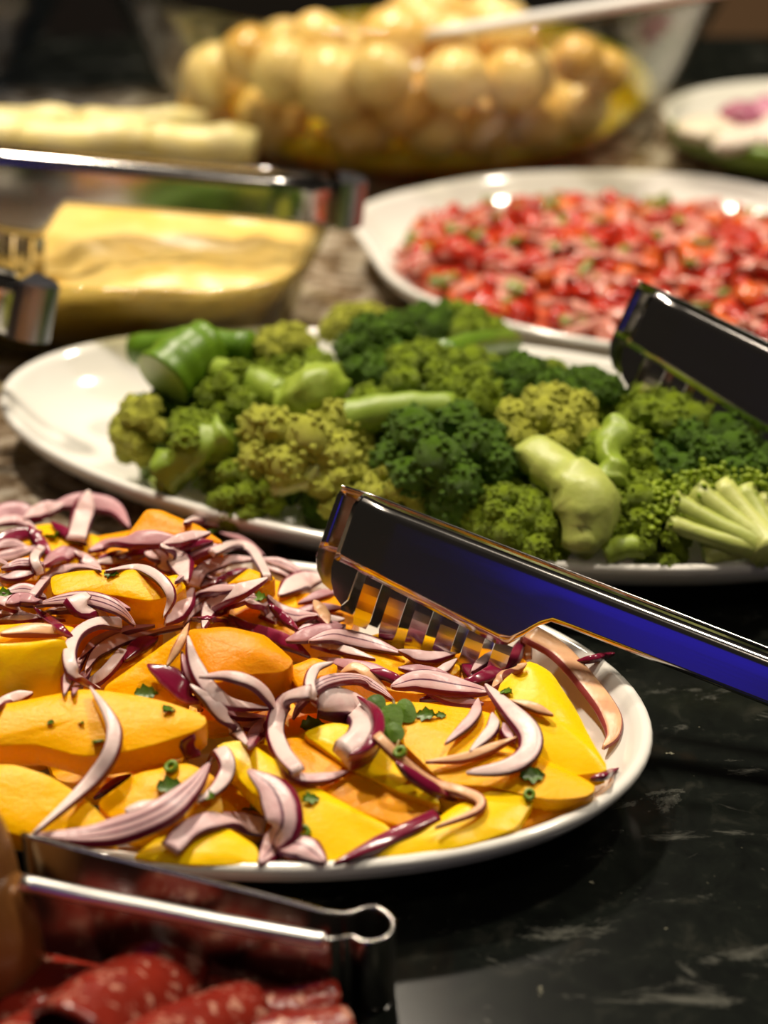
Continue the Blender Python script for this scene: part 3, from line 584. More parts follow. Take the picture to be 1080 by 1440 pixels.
# sprig with three leaves
h0 = hit(548, 1030); sp = empty('herb_sprig', h0); tag(sp, 'herb sprig with round dark leaves and thin brown stalk at centre', 'herb', 'green herbs on the front platter')
v, f = [], []; tube(v, f, catmull([P(x, y, h0.z + .004) - h0 for x, y in [(553, 985), (560, 1010), (562, 1035), (556, 1056)]], 14), 0.0006, 6)
link('stalk', mesh('stalk', v, f, M['stalk']), sp)
for (x, y, rx, ry, an) in [(548, 1012, 15, 20, -10), (570, 1000, 12, 15, 20), (553, 1030, 12, 12, 40), (528, 990, 12, 12, 0)]:
    c = P(x, y, h0.z + .006) - h0; k = 1.25 * depth(h0) / F; vs = [c + Vector((0, 0, .0008))]; fs = []; a0 = math.radians(an)
    for j in range(18):
        t = 2 * math.pi * j / 18; px_, py_ = rx * math.cos(t), ry * math.sin(t) * (1 + .15 * math.cos(t))
        qx, qy = px_ * math.cos(a0) - py_ * math.sin(a0), px_ * math.sin(a0) + py_ * math.cos(a0)
        vs.append(c + Vector((qx, qy * .75, qy * .6)) * k)
    n0 = len(vs); vs += [q - Vector((0, -.0002, .0005)) for q in vs]
    for j in range(18): fs += [[0, 1 + j, 1 + (j + 1) % 18], [n0, n0 + 1 + (j + 1) % 18, n0 + 1 + j], [1 + j, n0 + 1 + j, n0 + 1 + (j + 1) % 18, 1 + (j + 1) % 18]]
    link('leaf', mesh('leaf', vs, fs, M['herb'], False), sp)

# ------------------------------------------------------------------ comb tongs
TL = 0.245
def jaw_meshes():
    st = [0, .003, .008, .013, .02, .03, .045, .06, .07, .0745, .079, .083, .087, .095, .12, .16, .2, TL]
    def low(s):
        if s <= .072: return .0265 + .0065 * max(0, s - .013) / .059
        if s >= .088: return .017
        t = (s - .072) / .016; t = t * t * (3 - 2 * t); return .0328 * (1 - t) + .017 * t
    sec = [(.0055, .0006), (.0035, 0), (.002, -.0003), (.0008, -.0011), (.0002, -.0022), (0, -.004)]
    vs, fs = [], []
    for s in st:
        by = (.013 - s) * .45 if s < .013 else 0.0
        row = [(y, z) for y, z in sec] + [(0, -.004 - (low(s) - .004) * q) for q in (.3, .6, .85, 1)]
        for y, z in row: vs.append((s + (.0015 * max(0, 1 + z / .004) if s == 0 else 0), y + by, z))
    m = len(sec) + 4
    for i in range(len(st) - 1):
        for k in range(m - 1): fs.append([i * m + k, (i + 1) * m + k, (i + 1) * m + k + 1, i * m + k + 1])
    plate = mesh('arm', vs, fs, M['steel'])
    cl = [(0, .0262), (.0002, .030), (.002, .035), (.0055, .0395), (.0095, .0415), (.0112, .0385), (.0112, .0262)]
    claw = mesh('claw', [(s, (.013 - s) * .45, -t) for s, t in cl], [list(range(len(cl)))[::-1]], M['steel'], False)
    tv, tf = [], []
    for i in range(7):
        q = i / 6; t = .0205 * q; wd = .0034 if i < 6 else .0026
        for b in (-1, 1): tv.append((b * wd, .0035 * q * q, -t))
    for i in range(6): tf.append([i * 2, i * 2 + 1, i * 2 + 3, i * 2 + 2])
    tooth = mesh('tooth', tv, tf, M['steel'], False)
    n = 14; ev, ef = [], []
    for i in range(n + 1):
        a = math.pi * i / n
        for z in (0.0008, -.0025, -.0145, -.0178): ev.append((.016 * math.sin(a) - .001, .010 - .0105 * math.cos(a), z))
    for i in range(n):
        for k in range(3): ef.append([i * 4 + k, (i + 1) * 4 + k, (i + 1) * 4 + k + 1, i * 4 + k + 1])
    ef.append([i * 4 for i in range(n + 1)])
    end = mesh('spring_end', ev, ef, M['steel_d'], False)
    return plate, claw, tooth, end, low
JM = jaw_meshes()
def solid(o, t=0.0009):
    m = o.modifiers.new('s', 'SOLIDIFY'); m.thickness = t; m.offset = 0; return o
def comb_tongs(pa, za, pb, zb, roll, label, anchor='tip', zs=1.0, gap=0.020, slide=-0.009, xs=1.0):
    a, b = P(*pa, za), P(*pb, zb); S = (b - a).normalized(); D = Vector((0, 0, -1)); T = (D - S * D.dot(S)).normalized(); N = S.cross(T)
    r = math.radians(roll); T = T * math.cos(r) + N * math.sin(r); N = S.cross(T)
    o = a if anchor == 'tip' else b - S * TL * xs
    Mx = Matrix(((S.x, N.x, -T.x, o.x), (S.y, N.y, -T.y, o.y), (S.z, N.z, -T.z, o.z), (0, 0, 0, 1)))
    root = empty('serving_tongs', M=Mx); tag(root, label, 'tongs', 'comb headed steel serving tongs')
    if zs != 1: root.scale = (xs, 1, zs)
    for j, sg in enumerate((1, -1)):
        arm = solid(link('jaw', JM[0], root)); 
        if sg < 0: arm.scale = (1, -1, 1); arm.location = (slide, gap, 0)
        solid(link('claw', JM[1], arm))
        for k in range(5):
            s = .013 + .0055 + .011 * k; t = solid(link('tooth', JM[2], arm)); t.location = (s, 0, -JM[4](s) + .0006)
        t = solid(link('tooth', JM[2], arm)); t.location = (.0735, 0, -JM[4](.0735) + .0006)
    e = solid(link('spring_end', JM[3], root)); e.location = (TL, 0, 0)
    return root
comb_tongs((497, 698), .083, (1080, 924), .046, -24, 'steel tongs with blue sheen resting on the mango and onion platter')
comb_tongs((912, 408), .108, (1080, 490), .093, -22, 'dark steel tongs dug into the right end of the broccoli')
comb_tongs((-60, 214), .112, (482, 262), .088, -2, 'long steel tongs lying across the mash dish at upper left', 'end', 1.3, xs=.88)
comb_tongs((-250, 318), .108, (28, 402), .088, -10, 'steel tongs of which only the grey end shows at left edge', 'end', 1.45)

# ------------------------------------------------------------------ broccoli
def ico(bm, c, r, sub=1, sc=(1, 1, 1)):
    m = Matrix.Translation(c) @ Matrix.Diagonal((*[r * q for q in sc], 1)); bmesh.ops.create_icosphere(bm, subdivisions=sub, radius=1, matrix=m)
def floret_proto(seed, spread=0.5, flat=0.62, stem_r=0.15, nb=85):
    r = random.Random(seed); bm = bmesh.new(); nl = 12; cc = Vector((0, 0, .58))
    for i in range(nl):
        t = (i + .5) / nl; ph = i * 2.39996 + r.uniform(-.3, .3); cz = 1 - t * 1.12; s_ = math.sqrt(max(0, 1 - cz * cz))
        c = cc + Vector((s_ * math.cos(ph) * spread * .86, s_ * math.sin(ph) * spread * .86, cz * spread * flat)) * r.uniform(.88, 1.06); R0 = r.uniform(.17, .235) * spread / .5
        d = (c - cc).normalized(); ico(bm, c, R0 * .97, 2)
        for k in range(80):
            e = Vector((r.gauss(0, 1), r.gauss(0, 1), r.gauss(0, 1))).normalized()
            if e.dot(d) < -.1: continue
            ico(bm, c + e * R0 * r.uniform(.93, 1.02), r.uniform(.018, .040), 1)
    crown = bpy.data.meshes.new('crown'); bm.to_mesh(crown); bm.free()
    crown.polygons.foreach_set('use_smooth', [True] * len(crown.polygons)); crown.materials.append(M['crown_m'])
    for v in crown.vertices: v.co += v.co.normalized() * noise.noise(v.co * 9 + Vector((seed, 0, 0))) * .03
    vs, fs = [], []
    tube(vs, fs, catmull([Vector((0, 0, 0)), Vector((.02, .01, .2)), Vector((0, 0, .45)), Vector((0, 0, .62))], 9), [stem_r * q for q in (.98, 1, .98, .96, .98, 1.05, 1.15, 1.1, .8)], 14)
    ncut = len(fs) - 2
    for k in range(7):
        an = k * .9 + seed; d = Vector((math.cos(an), math.sin(an), 0)) * spread * r.uniform(.55, .8)
        tube(vs, fs, catmull([Vector((0, 0, .30)), d * .45 + Vector((0, 0, .46)), d + Vector((0, 0, .66))], 6), [stem_r * q for q in (.5, .5, .45, .42, .42, .4)], 8)
    stem = mesh('stem', vs, fs, [M['stem'], M['cut']]); fix_normals(stem); stem.polygons[ncut].material_index = 1; stem.polygons[ncut].use_smooth = False
    return crown, stem
PROT = [floret_proto(1), floret_proto(2, .46, .75, .17), floret_proto(3, .55, .5), floret_proto(4, .42, .6, .23), floret_proto(5, .5, .5, .18)]
GB = 'broccoli florets on the white platter'
def floret(px, py, size, d, k, cm, sm, label, dz=0.0, roll=0.0):
    """px,py: centre in the photo; size in px; d: direction stem -> crown (right, away, up)"""
    p = on_mound(px, py, PB, .022 + dz, .040); sc = size * depth(p) / F; d = Vector(d).normalized()
    q = Vector((0, 0, 1)).rotation_difference(d); Mx = Matrix.Translation(p - d * sc * .6) @ q.to_matrix().to_4x4() @ Matrix.Rotation(roll, 4, 'Z') @ Matrix.Scale(sc, 4)
    o = empty('broccoli_floret', M=Mx); tag(o, label, 'broccoli', GB)
    for nm, me, mt in (('crown', PROT[k][0], cm), ('stem', PROT[k][1], sm)):
        q_ = link(nm, me, o); q_.material_slots[0].link = 'OBJECT'; q_.material_slots[0].material = M[mt]
    return o
def stalk(pa, pb, ra, rb, label, mat='stem_d', dz=0.0):
    a, b = on_mound(*pa, PB, .026 + dz, .042), on_mound(*pb, PB, .026 + dz, .042); vs, fs = [], []; k = depth(a) / F
    mid = (a + b) / 2 + Vector((0, 0, .002)); n = 12
    pts = catmull([a, mid, b], n); tube(vs, fs, pts, [((ra * (1 - i / (n - 1)) + rb * i / (n - 1)) * (1 + .05 * math.sin(i * 1.9))) * k for i in range(n)], 18)
    o = centred('broccoli_stalk', vs, fs, [M[mat], M['cut']]); me = o.data; c0 = len(me.polygons) - 2
    me.polygons[c0].material_index = 1; me.polygons[c0].use_smooth = False
    return tag(o, label, 'broccoli', GB)
for x, y in [(230, 600), (330, 600), (430, 600), (530, 600), (630, 620), (730, 650), (830, 680), (930, 700), (1030, 720), (300, 540), (420, 530), (540, 530), (660, 540), (780, 570), (900, 610), (1010, 640), (330, 660), (450, 680), (580, 710), (700, 730), (1100, 720), (1120, 650)]:
    floret(x, y, 120, (RND.uniform(-.5, .5), RND.uniform(-.6, .2), 1), RND.randrange(5), RND.choice(['crown_d', 'crown_m']), 'stem', 'broccoli floret buried in the middle of the heap', -.012, RND.random() * 6)
stalk((228, 535), (292, 486), 46, 38, 'thick broccoli stalk with pale cut end at the left of the heap', 'stem_d', .006)
stalk((190, 492), (352, 486), 22, 20, 'dark broccoli stalk lying behind the thick cut one')
stalk((300, 520), (400, 560), 18, 26, 'slim broccoli stalk right of the thick cut one', 'stem')
stalk((640, 572), (480, 592), 20, 30, 'long pale green broccoli stalk lying across the middle', 'stem')
stalk((1075, 470 + 190), (960, 690), 18, 20, 'broccoli stalk at the right edge below the tongs', 'stem')
stalk((850, 780), (905, 770), 17, 17, 'short green broccoli stalk end at the front right rim', 'stem')
stalk((990, 782), (1090, 772), 14, 18, 'pale broccoli stalk along the front right rim', 'stem_p')
stalk((720, 480), (620, 500), 16, 20, 'smooth dark broccoli stalk at the far side near the salsa platter', 'stem_d')
stalk((380, 690), (450, 668), 15, 22, 'pale curved stalk below the round yellow green floret', 'stem_p')
def thick_stalk(pts, rads, label, mat):
    cl = [on_mound(x, y, PB, .028 + dz, .042) for x, y, dz in pts]; k = depth(cl[0]) / F; cl = catmull(cl, 16); vs, fs = [], []
    rr = [v.x for v in catmull([Vector((r_, 0, 0)) for r_ in rads], 16)]
    tube(vs, fs, cl, [r_ * k * (1 + .04 * math.sin(i * 2.3)) for i, r_ in enumerate(rr)], 20)
    vs = [v + Vector((noise.noise(v * 140), noise.noise(v * 140 + Vector((9, 0, 0))), noise.noise(v * 140 + Vector((0, 9, 0))))) * .0030 for v in vs]
    return tag(centred('broccoli_stalk', vs, fs, M[mat]), label, 'broccoli', GB)
thick_stalk([(742, 632, .0), (790, 672, .004), (826, 712, .006), (815, 776, .002)], [26, 34, 46, 22], 'thick curved pale stalk at the front right rim', 'stem_p')
thick_stalk([(868, 604, .004), (858, 640, .006), (862, 685, .004)], [24, 19, 28], 'upright green stalk left of the second tongs teeth', 'stem')
thick_stalk([(232, 664, .0), (268, 640, .006), (318, 612, .004)], [30, 24, 30], 'pale green stalk lying at the left front', 'stem')
thick_stalk([(395, 575, .006), (440, 548, .010), (476, 530, .006)], [30, 36, 22], 'broad pale cut stem left of centre on the heap', 'stem')
fan = empty('broccoli_floret', on_mound(1060, 765, PB, .03, .042)); tag(fan, 'pale branching fan floret at the front right corner', 'broccoli', GB)
for q, (x, y, r_) in enumerate([(945, 705, 15), (978, 690, 17), (1012, 684, 18), (1045, 690, 17), (1075, 700, 15), (938, 735, 12)]):
    p0 = fan.location; cl = [on_mound(*t, PB, .034, .042) - p0 for t in [(1085, 775), ((1085 + x) / 2 + 8, (775 + y) / 2 + 6), (x, y)]]; k = depth(p0) / F; vs, fs = [], []
    tube(vs, fs, catmull(cl, 10), [r_ * k * t for t in (1.9, 1.7, 1.5, 1.3, 1.15, 1.05, 1, 1, 1.1, 1.2)], 12); link('branch', fix_normals(mesh('branch', vs, fs, M['stem_p'])), fan)
    bm = bmesh.new(); rr = random.Random(q)
    for t in range(110): ico(bm, cl[-1] * 1.03 + Vector((rr.gauss(0, .0048), rr.gauss(0, .0035) + .003, rr.gauss(0, .003) + .001)), rr.uniform(.0008, .0018), 1)
    me = bpy.data.meshes.new('crown'); bm.to_mesh(me); bm.free(); me.materials.append(M['crown_m']); me.polygons.foreach_set('use_smooth', [True] * len(me.polygons)); link('crown', me, fan)
for a in [(200, 605, 95, (-.8, -.4, .3), 0, 'crown_y', 'stem', 'small floret at the left end below the cut stalk'),
          (275, 640, 125, (.7, .5, .5), 1, 'crown_m', 'stem', 'floret with pale stem towards the left front'),
          (400, 490, 95, (-.1, .2, 1), 3, 'crown_y', 'stem', 'pale yellowish floret on the far side left of centre'),
          (505, 462, 85, (0, .3, 1), 2, 'crown_y', 'stem_p', 'pale floret peeking over the far rim'),
          (435, 545, 110, (-.3, .5, .5), 3, 'crown_m', 'stem_p', 'floret showing its broad cut stem left of centre'),
          (435, 632, 165, (.1, -.35, 1), 0, 'crown_y', 'stem_p', 'large round yellow green floret at the front left'),
          (545, 492, 110, (.2, .1, 1), 1, 'crown_d', 'stem_d', 'dark floret at the far side of the middle'),
          (610, 465, 95, (.2, .4, 1), 0, 'crown_d', 'stem', 'dark green floret at the far rim beside the smooth dark stalk'),
          (670, 480, 110, (.7, .2, .7), 4, 'crown_m', 'stem', 'bright green floret reaching toward the salsa platter'),
          (600, 530, 105, (-.2, -.1, 1), 2, 'crown_m', 'stem', 'green floret in the middle of the heap above the long stalk'),
          (630, 655, 170, (-.05, -.5, .9), 0, 'crown_d', 'stem_d', 'large dark green floret at the front centre'),
          (665, 560, 95, (.3, .0, 1), 1, 'crown_m', 'stem', 'green floret behind the large dark one'),
          (735, 545, 95, (.1, 0, 1), 2, 'crown_d', 'stem', 'dark floret right of the middle'),
          (765, 598, 130, (-.2, -.1, 1), 4, 'crown_y', 'stem_p', 'yellow floret above the curved pale stem'),
          (830, 552, 100, (.2, .2, 1), 3, 'crown_d', 'stem', 'floret at the far side near the second tongs'),
          (560, 690, 90, (-.3, -.5, .8), 4, 'crown_y', 'stem_p', 'small yellow floret in front left of the large dark one'),
          (860, 640, 115, (-.1, .2, 1), 3, 'crown_m', 'stem', 'upright floret with visible green stem right of the yellow one'),
          (715, 735, 100, (-.2, -.4, .9), 1, 'crown_m', 'stem', 'green floret at the front rim behind the blue tongs'),
          (752, 752, 100, (.1, -.5, .9), 2, 'crown_m', 'stem', 'small green floret at the rim left of the thick curved stalk'),
          (885, 715, 110, (.1, -.2, 1), 0, 'crown_m', 'stem', 'green floret between pale stem and pale fan floret'),
          (950, 600, 120, (.2, .5, .8), 4, 'crown_m', 'stem', 'floret gripped by the second tongs'),
          (1000, 655, 140, (.1, -.2, 1), 2, 'crown_d', 'stem_d', 'dark floret below the teeth of the second tongs'),
          (1085, 690, 130, (.2, -.2, 1), 0, 'crown_d', 'stem', 'dark floret cut by the right picture edge'),
          (340, 560, 110, (0, -.2, 1), 1, 'crown_m', 'stem', 'green floret right of the thick cut stalk'),
          (350, 695, 90, (-.2, -.5, .8), 2, 'crown_m', 'stem', 'small floret at the front rim near the far mango'),
          (480, 690, 80, (.2, -.5, .8), 0, 'crown_y', 'stem', 'tiny floret at the rim behind the tongs claw'),
          (925, 765, 85, (.3, -.3, .8), 1, 'crown_m', 'stem', 'small floret at the front rim right of the curved pale stem')]:
    floret(*a, roll=RND.random() * 6)

# ------------------------------------------------------------------ tomato salsa
vs, fs = [], []; n = 60; rings = [(1, 0)] + [(q, 1) for q in (.0,)]
rr = [0.99, .9, .75, .55, .3, .1]
for q in rr:
    for k in range(n):
        p = ell(*PSI, 2 * math.pi * k / n, 0, 0); c = Vector((PSI[0], PSI[1], 0)); p = c + (p - c) * q
        p.z = .0165 + .014 * (1 - q * q) + noise.noise(p * 45) * .002; vs.append(p)
for i in range(len(rr) - 1):
    for k in range(n): k2 = (k + 1) % n; fs.append([i * n + k, i * n + k2, (i + 1) * n + k2, (i + 1) * n + k])
fs.append([(len(rr) - 1) * n + k for k in range(n)]); b0 = len(vs)
for k in range(n): vs.append(ell(*PSI, 2 * math.pi * k / n, .022, .0110))
for k in range(n): fs.append([k, b0 + k, b0 + (k + 1) % n, (k + 1) % n])
fs.append([b0 + k for k in range(n)][::-1])
tag(centred('tomato_juice', vs, fs, M['sauce']), 'red tomato juice and mash bedding the diced salsa', 'salsa', kind='stuff')
def chunk(name, mat, dims, seed):
    r = random.Random(seed); bm = bmesh.new(); bmesh.ops.create_cube(bm, size=1)
    for v in bm.verts: v.co = Vector((v.co.x * dims[0], v.co.y * dims[1], v.co.z * dims[2])) * r.uniform(.8, 1.15) 
    bmesh.ops.bevel(bm, geom=bm.edges[:], offset=min(dims) * .2, segments=1, affect='EDGES')
    me = bpy.data.meshes.new(name); bm.to_mesh(me); bm.free(); me.materials.append(M[mat]); me.polygons.foreach_set('use_smooth', [True] * len(me.polygons)); return me
TM = [chunk('tomato_dice', 'tomato', (.013, .010, .007), 1), chunk('tomato_dice', 'tomato', (.015, .007, .006), 2), chunk('tomato_dice', 'tomato_o', (.011, .010, .006), 3), chunk('tomato_dice', 'tomato', (.010, .010, .008), 4)]
OM = [chunk('onion_dice', 'sonion', (.015, .006, .0035), 5), chunk('onion_dice', 'sonion', (.012, .009, .0035), 6), chunk('onion_dice', 'sonion', (.019, .005, .004), 7)]
GM = [chunk('pepper_dice', 'sgreen', (.009, .007, .004), 8), chunk('pepper_dice', 'sgreen', (.012, .005, .004), 9)]
def scatter(name, meshes, cnt, label, cat, group, zoff):
    for i in range(cnt):
        a = RND.random() * 6.283; q = math.sqrt(RND.random()) * .97
        p = ell(*PSI, a, 0); c = Vector((PSI[0], PSI[1], 0)); p = c + (p - c) * q
        if p.x > .33: continue
        p.z = .0200 + .014 * (1 - q * q) + RND.uniform(0, .004) + zoff
        o = link(name, meshes[i % len(meshes)], None, p); o.rotation_euler = (RND.uniform(-.5, .5), RND.uniform(-.5, .5), RND.random() * 6.28); s = RND.uniform(.85, 1.3); o.scale = (s, s, s)
        tag(o, label, cat, group)
scatter('tomato_dice', TM, 300, 'red tomato dice in the salsa heap', 'tomato', 'tomato dice in the salsa', 0)
scatter('onion_dice', OM, 210, 'pink stained onion bit in the salsa heap', 'onion', 'onion bits in the salsa', .0015)
scatter('pepper_dice', GM, 70, 'olive green pepper bit in the salsa heap', 'pepper', 'green bits in the salsa', .0025)

# ------------------------------------------------------------------ glass dishes at the left
def glass_dish(shape, h, label, mat, n=80, e=4.0, flare=.025):
    prof = [(flare + .006, 0), (flare, .001), (flare - .006, .006), (.004, h - .004), (0, h), (.0025, h + .0012), (.005, h), (flare - .001, .0085), (flare + .006, .005)]
    v, f = rimmed(prof, shape, n, e); o = centred('glass_dish', v, f, M[mat]); return tag(o, label, 'dish')
D1 = (-0.185, 1.022, 0.155, 0.080, 172)
D2 = (-0.262, 1.188, 0.185, 0.060, 174)
glass_dish(D1, .055, 'textured glass dish of creamy yellow mash at left', 'glass_t')
glass_dish(D2, .042, 'shallow glass dish with hearts of palm behind the long tongs', 'glass')
def heap(name, shape, e, inset, z_rim, z_mid, amp, mat, label, cat, zb=.009, freq=30, dip=0.0):
    vs, fs = [], []; n = 80; rr = [1, .93, .84, .74, .63, .5, .36, .2, .07]; c = Vector((shape[0], shape[1], 0))
    for q in rr:
        for k in range(n):
            p = ell(*shape, 2 * math.pi * k / n, inset, 0, e); p = c + (p - c) * q
            p.z = z_rim + (z_mid - z_rim) * (1 - q ** 2) + noise.noise(p * freq) * amp * (1 if q < 1 else .2) + noise.noise(p * freq * 2.7) * amp * .4 - dip * max(0, min(1, (-.12 - p.x) / .07)); vs.append(p)
    for i in range(len(rr) - 1):
        for k in range(n): k2 = (k + 1) % n; fs.append([i * n + k, i * n + k2, (i + 1) * n + k2, (i + 1) * n + k])
    fs.append([(len(rr) - 1) * n + k for k in range(n)]); b0 = len(vs)
    for k in range(n): vs.append(ell(*shape, 2 * math.pi * k / n, .034, zb, e))
    for k in range(n): k2 = (k + 1) % n; fs.append([k, b0 + k, b0 + k2, k2])
    fs.append([b0 + k for k in range(n)][::-1])
    return tag(centred(name, vs, fs, M[mat]), label, cat, kind='stuff')
heap('potato_mash', D1, 4.0, .0085, .049, .062, .010, 'mash', 'creamy yellow mash heaped in the textured glass dish', 'mash', dip=.012)
def palm(px, py, L, r, rot, z, label):
    c = P(px, py, z); k = depth(c) / F; r_ = r * k; a = math.radians(rot); d = Vector((math.cos(a), math.sin(a), 0)) * L * k / 2; n = 12; vs, fs = [], []
    tube(vs, fs, [c - d + d * 2 * i / (n - 1) + Vector((0, 0, .0012 * math.sin(i))) for i in range(n)], [r_ * (1 + .05 * math.sin(i * 1.7)) * (.9 if i in (0, n - 1) else 1) for i in range(n)], 16)
    return tag(centred('heart_of_palm', vs, fs, M['palm']), label, 'palm heart', 'hearts of palm in the glass dish')
palm(285, 203, 150, 27, -3, .036, 'heart of palm at the right end with its cut face to the bowl')
palm(120, 196, 190, 26, 4, .036, 'heart of palm left of the rightmost one')
palm(-40, 190, 160, 26, -4, .036, 'heart of palm at the left picture edge')
palm(200, 176, 180, 22, 3, .034, 'heart of palm lying behind the two front pieces')
palm(30, 172, 170, 22, -2, .034, 'heart of palm in the back row at left')

# ------------------------------------------------------------------ glass bowl with potatoes
BC = Vector((0.022, 1.362, 0))
BR = [(.0, .135), (.004, .147), (.02, .163), (.05, .181), (.085, .200), (.112, .213), (.120, .216)]
def brad(z):
    for (z0, r0), (z1, r1) in zip(BR, BR[1:]):
        if z <= z1: return r0 + (r1 - r0) * (z - z0) / (z1 - z0)
    return BR[-1][1]
n = 128; vs, fs = [], []
outer = [(z, r) for z, r in BR]; inner = [(z, r - .0045) for z, r in BR[::-1][:-1]] ; inner = [(max(z, .007), r) for z, r in inner]
prof = outer + [(.1212, .2138)] + inner
for z, r in prof:
    for k in range(n):
        a = 2 * math.pi * k / n; sc = 1 + (.012 * abs(math.sin(a * 10)) * (1 - min(1, z / .07)) if .003 < z < .07 else 0)
        vs.append((BC.x + r * sc * math.cos(a), BC.y + r * sc * math.sin(a), z))
for i in range(len(prof) - 1):
    for k in range(n): k2 = (k + 1) % n; fs.append([i * n + k, i * n + k2, (i + 1) * n + k2, (i + 1) * n + k])
fs.append(list(range(n))[::-1]); fs.append([(len(prof) - 1) * n + k for k in range(n)])
tag(centred('glass_bowl', vs, fs, M['glass']), 'large clear glass bowl of small potatoes at the back', 'bowl')
vs, fs = [], []
for z, d in ((.0085, .008), (.025, .008)):
    for k in range(64): a = 2 * math.pi * k / 64; r = brad(z) - d; vs.append((BC.x + r * math.cos(a), BC.y + r * math.sin(a), z))
for k in range(64): k2 = (k + 1) % 64; fs.append([k, k2, 64 + k2, 64 + k])
fs += [list(range(64))[::-1], [64 + k for k in range(64)]]
tag(centred('orange_oil', vs, fs, M['oil']), 'orange oil pooled in the bottom of the potato bowl', 'oil', kind='stuff')
PT = []
for s in range(4):
    bm = bmesh.new(); bmesh.ops.create_icosphere(bm, subdivisions=3, radius=1); r = random.Random(s)
    sc = Vector((1, r.uniform(.88, 1), r.uniform(.8, .95)))
    for v in bm.verts: v.co = Vector([a * b for a, b in zip(v.co, sc)]) * (1 + .09 * noise.noise(v.co * 1.3 + Vector((s * 7, 0, 0))))
    me = bpy.data.meshes.new('potato'); bm.to_mesh(me); bm.free(); me.materials.append(M['potato']); me.polygons.foreach_set('use_smooth', [True] * len(me.polygons)); PT.append(me)
def potato(px, py, rp, label, zmax=.082):
    z = zmax
    while z > .03:
        p = P(px, py, z); r = rp * depth(p) / F
        if (Vector((p.x, p.y, 0)) - BC).length < brad(z) - .006 - r * 1.1: break
        z -= .002
    p = P(px, py, z); r = rp * depth(p) / F
    r *= 1.12; o = link('potato', PT[RND.randrange(4)], None, p); o.scale = (r, r, r); o.rotation_euler = (RND.random() * 6, RND.random() * 6, RND.random() * 6)
    return tag(o, label, 'potato', 'small potatoes in the glass bowl')
PL = [(555, 62, 50, 'topmost pale potato at the back of the bowl'), (448, 62, 42, 'browner potato left of the topmost one'), (350, 78, 38, 'dark orange potato at the back left of the bowl'),
      (400, 100, 44, 'pale potato left of centre near the back of the bowl'), (468, 118, 50, 'large bright potato in the centre left of the bowl'), (535, 105, 42, 'potato directly below the topmost one'),
      (570, 146, 42, 'pale potato in the middle of the bowl'), (640, 112, 44, 'round bright potato right of the middle'), (728, 112, 45, 'round bright potato second from the right at back'),
      (812, 84, 34, 'small pale potato at the back right of the bowl'), (850, 100, 32, 'potato end at the far right of the bowl'), (300, 108, 42, 'potato at the left wall of the bowl'),
      (290, 150, 40, 'orange potato pressed against the front left glass'), (385, 165, 46, 'brownish potato behind the front left glass'), (505, 172, 50, 'large orange potato behind the front glass left of centre'),
      (610, 178, 40, 'potato behind the front glass at centre'), (680, 178, 40, 'potato behind the front glass right of centre'), (755, 172, 40, 'pale potato behind the front right glass'),
      (815, 150, 40, 'orange potato behind the right glass'), (640, 60, 38, 'potato in shade below the spoon handle'), (720, 60, 36, 'second shaded potato below the spoon handle')]
for x, y, r_, lb in PL: potato(x, y, r_, lb)
# hidden lower potatoes
for k in range(14):
    a = RND.random() * 6.28; q = RND.uniform(.02, .11); o = link('potato', PT[k % 4], None, BC + Vector((q * math.cos(a), q * math.sin(a), .038))); o.scale = (.022,) * 3; o.rotation_euler = (k, k * 2, k * 3)
    tag(o, 'potato in the lower layer of the glass bowl', 'potato', 'lower potatoes in the glass bowl')
# spoon whose handle crosses the bowl
a, b = P(606, 50, .090), P(935, -2, .135); vs, fs = [], []; d = (b - a).normalized(); sd = d.cross(Vector((0, 0, 1))).normalized(); up = sd.cross(d)
sp = empty('serving_spoon', a); tag(sp, 'steel serving spoon whose handle crosses the potato bowl', 'spoon')
pts = [a + (b - a) * (i / 9) for i in range(13)]
for i, p in enumerate(pts):
    for (u_, v_) in ((-1, -.5), (-1, .4), (-.5, .8), (.5, .8), (1, .4), (1, -.5)): vs.append(p - a + sd * u_ * .007 + up * v_ * .005)
for i in range(12):
    for k in range(6): fs.append([i * 6 + k, i * 6 + (k + 1) % 6, (i + 1) * 6 + (k + 1) % 6, (i + 1) * 6 + k])
fs += [list(range(6))[::-1], [72 + k for k in range(6)]]
link('handle', fix_normals(mesh('handle', vs, fs, M['brushed'])), sp)
bm = bmesh.new(); bmesh.ops.create_uvsphere(bm, u_segments=20, v_segments=12, radius=1)
bmesh.ops.delete(bm, geom=[v for v in bm.verts if v.co.z > .05], context='VERTS')
me = bpy.data.meshes.new('bowl'); bm.to_mesh(me); bm.free(); me.materials.append(M['spoon']); me.polygons.foreach_set('use_smooth', [True] * len(me.polygons))
so = solid(link('spoon_bowl', me, sp), .03); so.scale = (.032, .022, .012); so.location = (-.03, .004, -.020); so.rotation_euler = (0, -.3, .2)

